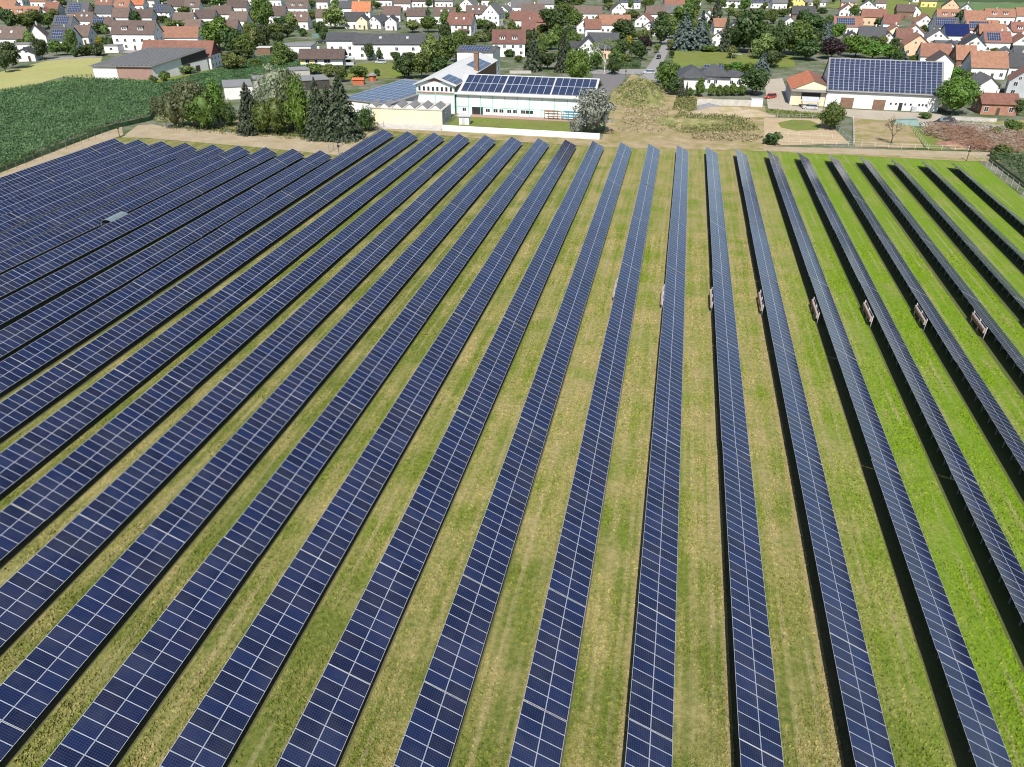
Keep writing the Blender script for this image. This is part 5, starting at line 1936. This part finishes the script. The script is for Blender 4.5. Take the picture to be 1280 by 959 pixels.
heap('earth_mound', U(802, 124) + FWD * 8, 9.5, 27, 3.6, 'weeds', PSI * .2, 'tall weed-covered earth mound beside the car park', 46, 3)
heap('sand_heap', U(915, 146) + FWD * 5, 14, 6, 1.7, 'track', .05, 'low pale sand heap in front of the concrete wall', 40, 4)
heap('gravel_heap', U(890, 138) + FWD * 3, 5.5, 3.2, 1.3, 'gravel', 0., 'small dark grey gravel heap against the concrete wall', 30, 5)
heap('earth_heap', U(868, 158) + FWD * 4, 13, 7, 1.1, 'weeds', .1, 'flat heap of weedy earth nearest the solar rows', 36, 6)


def scatter(name, polys, n, size, mats, zr, label, up=.5, asp=.5):
    Vs, Qs, ms, base = [], [], [], 0
    for P, f, mi in polys:
        q = poly_pts(P, int(n * f))
        cc = np.mean([p_[:2] for p_ in P], 0)
        ext = np.max(np.abs(np.array([p_[:2] for p_ in P]) - cc), 0)
        rad = np.hypot((q[:, 0] - cc[0]) / ext[0], (q[:, 1] - cc[1]) / ext[1])
        q = q[(noise2(q[:, 0] * 1.7, q[:, 1] * 2.6) + 1.1 - 1.1 * rad) > npr.uniform(-.2, .8, len(q))]
        z = npr.uniform(*zr, len(q))
        V, Q = leaf_quads(np.column_stack([q, z]), npr.normal(0, .7, (len(q), 3)) + np.array([0, -.2, up]), size, asp)
        Vs.append(V)
        Qs.append(Q + base)
        ms += [mi] * len(Q)
        base += len(V)
    o = link(name, np_mesh(name, np.concatenate(Vs), np.concatenate(Qs), mats, ms))
    return tag(o, label, None, None, 'stuff')


scatter('weeds', [(W2([(832, 160), (850, 138), (905, 140), (940, 152), (950, 163), (900, 168), (860, 169)]), .34, 0),
                  (W2([(770, 165), (790, 120), (800, 92), (822, 110), (838, 140), (830, 168)]), .2, 1),
                  (W2([(846, 120), (872, 123), (870, 140), (840, 138)]), .12, 0),
                  (W2([(860, 170), (930, 165), (955, 172), (940, 178), (870, 176)]), .1, 1),
                  (W2([(196, 158), (240, 166), (330, 172), (440, 181), (470, 162), (430, 160), (300, 160)]), .16, 0),
                  (W2([(958, 138), (1045, 145), (1045, 149), (957, 146)]), .08, 0)], 16000, .28, ['lf_weed', 'lf_straw'], (.1, .7), 'weeds and dry stalks on the waste ground')
# weeds that grow up the mound
c = U(802, 124) + FWD * 8
q = npr.normal(0, .5, (5200, 2))
q = q[np.hypot(q[:, 0], q[:, 1]) < .95]
rr_ = np.hypot(q[:, 0], q[:, 1])
xy = np.column_stack([c.x + q[:, 0] * 9.5, c.y + q[:, 1] * 27])
V, Q = leaf_quads(np.column_stack([xy, 3.6 * (1 - rr_ ** 2) ** 1.1 + npr.uniform(.05, .5, len(q))]), npr.normal(0, .7, (len(q), 3)) + np.array([0, -.3, .6]), .3, .5)
o = link('mound_weeds', np_mesh('mound_weeds', V, Q, ['lf_weed', 'lf_straw'], (npr.random(len(Q)) < .3).astype(int)))
tag(o, 'weeds and dry grass on the earth mound', kind='stuff')

MAT['twigs_pale'] = simple('pale_twigs', (.30, .24, .18), .9, .4, 1.0, fine=.3)
# brushwood pile: tangled branches, nobody could count them
def brush(name, poly, n, h, L, mat, lab):
    q = poly_pts(poly, n)
    cx, cy = np.mean([p[0] for p in poly]), np.mean([p[1] for p in poly])
    b = MB()
    for x, y in q:
        wob = .55 + .45 * math.sin(x * .7) * math.sin(y * .9 + 1)
        z = rng.uniform(.05, h) * (.5 + wob * .5)
        d = Vector((rng.uniform(-1, 1), rng.uniform(-1, 1), rng.uniform(-.25, .35))).normalized() * L * rng.uniform(.5, 1.2)
        m_ = Vector((x, y, z)) + d * .5 + Vector((rng.uniform(-.3, .3), rng.uniform(-.3, .3), rng.uniform(-.1, .3)))
        mi = 0 if rng.random() < .62 + .3 * math.sin(x * .35) else 1
        b.tube((x, y, z), m_, .07, .05, 4, mi)
        b.tube(m_, Vector((x, y, max(.1, z))) + d, .05, .02, 4, mi)
    return tag(b.build(name, [mat, 'twigs_pale']), lab, None, None, 'stuff')


brush('brushwood', W2([(1152, 170), (1160, 160), (1185, 160), (1230, 166), (1285, 172), (1285, 192), (1240, 191), (1215, 189), (1185, 180), (1170, 173)]), 2600, 2.2, 2.4, 'twigs', 'long reddish-brown heap of cut brushwood and branches')
tag(heap('brush_heap', U(1222, 186) + FWD * 3, 10, 5.0, 1.3, 'twigs', -.3, 'compacted brown core of the brushwood heap', 30, 9), kind='stuff')
brush('timber_scrap', W2([(1176, 153), (1250, 160), (1262, 166), (1195, 162)]), 420, 1.1, 2.2, 'grey_wall', 'grey heap of old planks and stakes behind the brushwood')
wall_run('yard_wall', [(U(1188, 150).x, U(1188, 150).y), (U(1245, 153).x, U(1245, 153).y)], 1.0, .4, 'concrete', 'low pale wall behind the grey timber heap')
t = thing('tarped_pile', U(1183, 156), 0, 'dark pile under a black and grey tarpaulin by the barn end', 'pile')
me_ = heap('pile_core', Vector((0, 0, 0)), 4.2, 3.2, 2.2, 'black', .2, None, 14, 12)
me_.parent = t
for k in list(me_.keys()):
    del me_[k]
b = MB()
b.slab([(-2.6, -1.6, 1.35), (1.4, -1.9, 1.3), (1.8, .6, 2.1), (-1.8, .8, 2.2)], .06)
b.build('tarpaulin', 'pool', t)

# fences
def rail_fence(name, pts, h, step, mat, rails, lab, r=.04, world=False):
    P = [Vector((p[0], p[1], 0)) if world else U(*p) for p in pts]
    t = thing(name, P[0], 0, lab, 'fence')
    posts = []
    for A, B in zip(P[:-1], P[1:]):
        L = (B - A).length
        n = max(1, round(L / step))
        for k in range(n):
            posts.append(A + (B - A) * (k / n))
    posts.append(P[-1])
    pm = None
    for p in posts[:100]:
        if pm is None:
            b = MB()
            b.box(-r, r, -r, r, -.1, h)
            pm = b.mesh('post', mat)
        link('post', pm, t, p - P[0])
    for z in rails:
        b = MB()
        for A, B in zip(posts[:-1], posts[1:]):
            b.tube(A - P[0] + Vector((0, 0, z)), B - P[0] + Vector((0, 0, z)), r * .55, seg=4)
        b.build('rail', mat, t)
    return t


rail_fence('paddock_fence', [(956, 178), (1000, 180), (1060, 182.5), (1110, 185.5), (1160, 187.5), (1210, 189)], 1.3, 3.2, 'fence_white', (.6, 1.2), 'white post-and-rail fence along the two paddocks')
rail_fence('paddock_fence', [(958, 168), (998, 171), (1040, 173)], 1.2, 3.2, 'fence_white', (.6, 1.1), 'short white rail fence crossing the oval sand paddock')
rail_fence('paddock_fence', [(957, 147), (1000, 148), (1030, 150), (1066, 181)], 1.2, 3.5, 'grey_wall', (.6, 1.1), 'grey rail fence along the barn side of the sand paddock')
rail_fence('paddock_fence', [(1066, 149), (1067, 182)], 1.2, 3.5, 'fence_white', (.6, 1.1), 'white rail fence beside the large bush between the paddocks')
rail_fence('paddock_fence', [(1136, 157), (1158, 186)], 1.3, 3.2, 'concrete', (.6, 1.2), 'pale fence between small paddock and brushwood heap')
rail_fence('wire_fence', [(-82.5, 175.5), (-82.5, 200), (-79.5, 206)], 1.9, 2.6, 'steel', (.4, 1.1, 1.8), 'grey wire fence from track corner up to the workshop', .05, True)
rail_fence('wire_fence', [(73.0, 90), (73.2, 171), (73.4, 205.5)], 1.8, 3.4, 'concrete', (1.1, 1.75), 'wire fence on pale posts beside the small maize plot', .045, True)
rail_fence('wire_fence', [(-144.2, 108), (-145.2, 140), (-148.6, 182)], 1.6, 3.0, 'steel', (.8, 1.5), 'thin wire fence along the edge of the big maize field', .04, True)
rail_fence('paling_fence', [(1203, 163), (1250, 167), (1280, 173)], 1.3, .8, 'grey_wall', (.4, 1.1), 'weathered grey paling fence behind the brushwood heap', .09)
rail_fence('orchard_fence', [(80, 99), (97, 97), (115, 96.5)], 1.0, 1.6, 'darkwood', (.5, .9), 'row of dark stakes between wheat and the farm hall', .1)


def camera_pole(px, py, h, lab):
    p = U(px, py)
    t = thing('camera_pole', p, 0, lab, 'pole')
    b = MB()
    b.tube((0, 0, -.1), (0, 0, h), .09, .07, 8)
    b.build('mast', 'darkwood', t)
    b = MB()
    b.box(-.12, .12, -.5, .1, h - .2, h + .02)
    b.box(-.28, .28, -.08, .08, h * .6, h * .6 + .5)
    b.build('camera_head', 'black', t)


camera_pole(150, 172, 3.6, 'dark camera pole at the corner of the big maize field')
camera_pole(424, 194, 3.2, 'dark pole at the corner of the dirt track and wire fence')
camera_pole(1208, 201.5, 3.6, 'dark leaning-looking pole at the corner by the small maize plot')
camera_pole(469, 160, 3.0, 'short dark pole beside the cream-walled workshop corner')
camera_pole(782, 95, 2.4, 'dark bollard post at the edge of the car park')

# white shed on the factory lawn
t = thing('garden_shed', U(574, 156), .05, 'small white shed with flat overhanging roof on the factory lawn', 'shed')
b = MB()
b.box(0, 2.8, 0, 2.6, 0, 2.3)
b.build('wall', 'white', t)
b = MB()
b.slab([(-.4, -.4, 2.45), (3.3, -.4, 2.45), (3.3, 3.0, 2.6), (-.4, 3.0, 2.6)], .14)
b.build('roof', 'metalroof', t)
link('door', door_mesh(.9, 1.9, 'alu'), t, (1.2, 0, 0))

# racks in front of the factory
def rack(x, y, L, mat, lab, stakes, load):
    t = thing('storage_rack', (x, y, 0), 0, lab, 'rack')
    n = 5
    for k in range(n):
        b = MB()
        b.box(k * L / (n - 1) - .06, k * L / (n - 1) + .06, -.06, .06, 0, 2.7)
        b.box(k * L / (n - 1) - .06, k * L / (n - 1) + .06, .06, .9, 0, .12)
        for z in (.7, 1.4, 2.1):
            b.box(k * L / (n - 1) - .05, k * L / (n - 1) + .05, -.75, -.061, z, z + .1)
        b.build('upright', mat, t)
    for z in (.7, 1.4, 2.1):
        for q in range(5):
            if rng.random() < load + .15:
                b = MB()
                x0 = rng.uniform(-.3, L * .45)
                b.box(x0, x0 + L * rng.uniform(.5, .8), -.72 + q * .16, -.6 + q * .16, z + .103, z + rng.uniform(.22, .5))
                b.build('bar', stakes, t)
    return t


rack(-37.6, 227.6, 5.2, 'brownwood', 'rack of brown timber and metal bars against the factory front', 'twigs', .9)
rack(-32.0, 227.4, 6.2, 'bluerack', 'blue steel cantilever rack beside the timber rack', 'bluerack', .5)

# kiosk between the rows: curved sheet roof on a dark box
KX = ROWX[-15] + 4.9
t = thing('sheet_shelter', (KX, 113.5, 0), 0, 'pale curved sheet shelter with dark open end between the solar rows', 'shelter')
b = MB()
n = 8
Lk = 4.8
pr = [(1.2 * math.cos(math.pi * k / n), 1.2 + .8 * math.sin(math.pi * k / n)) for k in range(n + 1)]
for k in range(n):
    (x0, z0), (x1, z1) = pr[k], pr[k + 1]
    b.hexa([(x1 * .97, 0, z1 - .05), (x0 * .97, 0, z0 - .05), (x0 * .97, Lk, z0 - .05), (x1 * .97, Lk, z1 - .05), (x1, 0, z1), (x0, 0, z0), (x0, Lk, z0), (x1, Lk, z1)])
b.build('roof', 'pool', t)
b = MB()
b.box(-1.1, 1.1, .25, Lk - .1, 0, 1.15)
b.build('body', 'black', t)
for yy in (0.05, Lk / 2, Lk - .05):
    b = MB()
    b.box(-1.2, -1.12, yy - .04, yy + .04, 0, 1.2)
    b.box(1.12, 1.2, yy - .04, yy + .04, 0, 1.2)
    b.build('leg', 'steel', t)

# vehicles
def car(px, py, rot, paint, lab, cat='car', L=4.5, W=1.85, H=1.55, van=False):
    p = U(px, py)
    t = thing('parked_car', p, rot, lab, cat)
    b = MB()
    xs = [-L / 2, -L / 2 + .12, -L * .18 if not van else -L * .28, L * .18 if not van else L * .36, L / 2 - .1, L / 2]
    prof_lo = [.42, .3, .28, .28, .3, .42]
    belt = [.75, .88, .95, .95, .9, .72] if not van else [.8, .95, 1.0, 1.0, 1.0, .8]
    for i in range(5):
        w0 = W / 2 * (.9 if i == 0 else 1)
        w1 = W / 2 * (.9 if i == 4 else 1)
        b.hexa([(xs[i], -w0, prof_lo[i]), (xs[i + 1], -w1, prof_lo[i + 1]), (xs[i + 1], w1, prof_lo[i + 1]), (xs[i], w0, prof_lo[i]),
                (xs[i], -w0 * .96, belt[i]), (xs[i + 1], -w1 * .96, belt[i + 1]), (xs[i + 1], w1 * .96, belt[i + 1]), (xs[i], w0 * .96, belt[i])])
    b.build('body', paint, t)
    c = MB()
    x0, x1 = (-L * .26, L * .46)
    c.hexa([(x0, -W * .46, .955), (x1, -W * .46, .955), (x1, W * .46, .955), (x0, W * .46, .955), (x0 + .55, -W * .40, H - .06), (x1 - .35, -W * .40, H - .06), (x1 - .35, W * .40, H - .06), (x0 + .55, W * .40, H - .06)])
    c.build('cabin_glass', 'glass', t)
    r = MB()
    r.box(x0 + .5, x1 - .3, -W * .41, W * .41, H - .058, H)
    r.build('roof', paint, t)
    wm = MB()
    wm.tube((0, -.1, 0), (0, .1, 0), .33, seg=12, mi=0)
    wm.tube((0, -.11, 0), (0, .11, 0), .19, seg=10, mi=1)
    wme = wm.mesh('wheel', ['black', 'alu'])
    for x in (-L * .32, L * .32):
        for y in (-W * .46, W * .46):
            link('wheel', wme, t, (x, y, .33))
    for y in (-W * .33, W * .33):
        h = MB()
        h.box(-L / 2 - .02, -L / 2 + .03, y - .15, y + .15, .6, .74)
        h.build('headlight', 'frame', t)
    return t


car(811, 92.5, PSI + .1, 'carpaint', 'silver car parked on the road beside the earth mound')
car(823, 73.5, 1.5, 'black', 'black car parked on the road side near the small lawn')
car(362, 73.4, PSI, 'black', 'dark car before the flat-roofed white bungalow')
car(346, 70.2, 1.4, 'black', 'dark car beside the corner of the flat-roofed white bungalow')
car(476, 79.5, PSI, 'carpaint', 'pale car on the lawn side of the long white hall')
car(963, 123, .9, 'redpaint', 'red vehicle in the yard of the solar-roofed barn', 'car')
car(1012, 136.5, 0, 'carpaint', 'pale car in front of the open shelter at the barn', 'car')
car(401, 54, PSI, 'black', 'dark car parked beside the green screen fence', 'car')

# small garden things
t = thing('playhouse', U(441, 106), .2, 'red-stained wooden play shed in the bungalow garden', 'shed')
b = MB()
b.box(0, 4.0, 0, 2.2, 0, 1.7)
b.build('wall', 'redwood', t)
b = MB()
b.slab([(-.2, -.3, 1.65), (4.2, -.3, 1.65), (4.2, 1.1, 2.3), (-.2, 1.1, 2.3)], .1)
b.slab([(-.2, 1.1, 2.3), (4.2, 1.1, 2.3), (4.2, 2.5, 1.65), (-.2, 2.5, 1.65)], .1)
b.build('roof', 'redwood', t)
t = thing('garden_pavilion', U(466, 101), 0, 'small brown garden pavilion with pointed grey roof', 'pavilion')
b = MB()
for k in range(6):
    a0, a1 = k * math.pi / 3, (k + 1) * math.pi / 3
    b.quad([(1.4 * math.cos(a0), 1.4 * math.sin(a0), 0), (1.4 * math.cos(a1), 1.4 * math.sin(a1), 0), (1.4 * math.cos(a1), 1.4 * math.sin(a1), 2.0), (1.4 * math.cos(a0), 1.4 * math.sin(a0), 2.0)])
b.build('wall', 'redwood', t)
b = MB()
for k in range(6):
    a0, a1 = k * math.pi / 3, (k + 1) * math.pi / 3
    b.quad([(1.9 * math.cos(a0), 1.9 * math.sin(a0), 1.95), (1.9 * math.cos(a1), 1.9 * math.sin(a1), 1.95), (0, 0, 3.0)])
b.build('roof', 'greyroof', t)
t = thing('swing_frame', U(914, 75.5), 0, 'grey swing frame standing on the open lawn', 'swing')
for x in (0, 4.0):
    b = MB()
    b.tube((x, -1.0, 0), (x, 0, 2.6), .07, seg=5)
    b.tube((x, 1.0, 0), (x, 0, 2.6), .07, seg=5)
    b.build('leg_frame', 'steel', t)
b = MB()
b.tube((0, 0, 2.6), (4.0, 0, 2.6), .07, seg=5)
b.build('crossbar', 'steel', t)
t = thing('tarp_cover', U(1131, 157), 0, 'green and blue tarpaulin heap behind the half-bare fruit tree', 'tarpaulin')
b = MB()
b.hexa([(-3, 0, 0), (4, 0, 0), (4, 3, 0), (-3, 3, 0), (-2.6, .5, 1.2), (3.5, .6, 1.5), (3.2, 2.4, 1.6), (-2.4, 2.2, 1.3)])
b.build('cover', 'tarp', t)
b = MB()
for k in range(9):
    b.box(4.3 + k * .45, 4.6 + k * .45, .2 + .2 * (k % 3), 2.4, 0, .5 + .2 * (k % 2))
b.build('block', 'concrete', t)

# ------------------------------------------------------------------ labels that single out every house and tree
MARKS = [("the big solar-roofed peach house", 98, 14), ("the apartment block", 172, 45), ("the orange-roofed farmhouse", 235, 60), ("the bright orange roof", 452, 12), ("the long white hall", 497, 60),
         ("the yellow-panelled bungalow", 403, 78), ("the flat-roofed white bungalow", 368, 62), ("the wooden-balcony house", 573, 32), ("the tall white gable house", 613, 18), ("the pink-dormer duplex", 636, 54),
         ("the slate-roofed villa", 742, 58), ("the paired blue spruces", 868, 45), ("the hip-roofed bungalow", 890, 98), ("the purple tree behind the barn", 1045, 64), ("the solar-roofed barn", 1105, 100),
         ("the navy-roofed house", 1194, 46), ("the huge tree at the barn", 1203, 120), ("the white birch", 755, 74), ("the round tree by the factory", 722, 85), ("the factory chimney", 592, 85),
         ("the yellow house", 1160, 5), ("the black timber barn", 1003, 18), ("the farm hall", 175, 82), ("the low black-roofed house", 32, 70), ("the brushwood heap", 1222, 175),
         ("the road with the silver car", 815, 78), ("the yellow gable house", 996, 5), ("the swing frame", 914, 70), ("the whitish willow", 342, 120), ("the dead-end terrace", 660, 42)]
MARKS = [m_ for m_ in MARKS if m_[0] != "the dead-end terrace"]
groups = {}
for rec in RECORDS:
    t, desc, px, py, grp, cat = rec
    best = min(MARKS, key=lambda m_: math.hypot(m_[1] - px, (m_[2] - py) * 1.6))
    groups.setdefault((desc, best[0]), []).append((math.hypot(best[1] - px, (best[2] - py) * 1.6), px - best[1], py - best[2], t, grp, cat))
for (desc, mark), L in groups.items():
    L.sort(key=lambda q: q[0])
    for k, (d_, dx, dy, t, grp, cat) in enumerate(L):
        if len(L) == 1:
            rel = 'behind' if dy < -abs(dx) * .35 else ('in front of' if dy > abs(dx) * .35 else 'beside')
            if d_ < 6:
                t['label'] = f"{desc} at {mark}"
            t['label'] = t.get('label') or f"{desc} {rel} {mark}"
        else:
            t['label'] = f"{desc}, {ORD[k + 1]} from {mark}"
        t['group'] = grp
        t['category'] = cat

# parts no deeper than thing > part > sub-part
def depth(o):
    n = 0
    while o.parent is not None:
        o = o.parent
        n += 1
    return n


for o in list(sc.objects):
    while depth(o) > 2:
        p = o.parent
        m_ = Matrix.LocRotScale(p.location, p.rotation_euler, p.scale) @ Matrix.LocRotScale(o.location, o.rotation_euler, o.scale)
        o.parent = p.parent
        o.location, o.rotation_euler, o.scale = m_.to_translation(), m_.to_euler(), m_.to_scale()
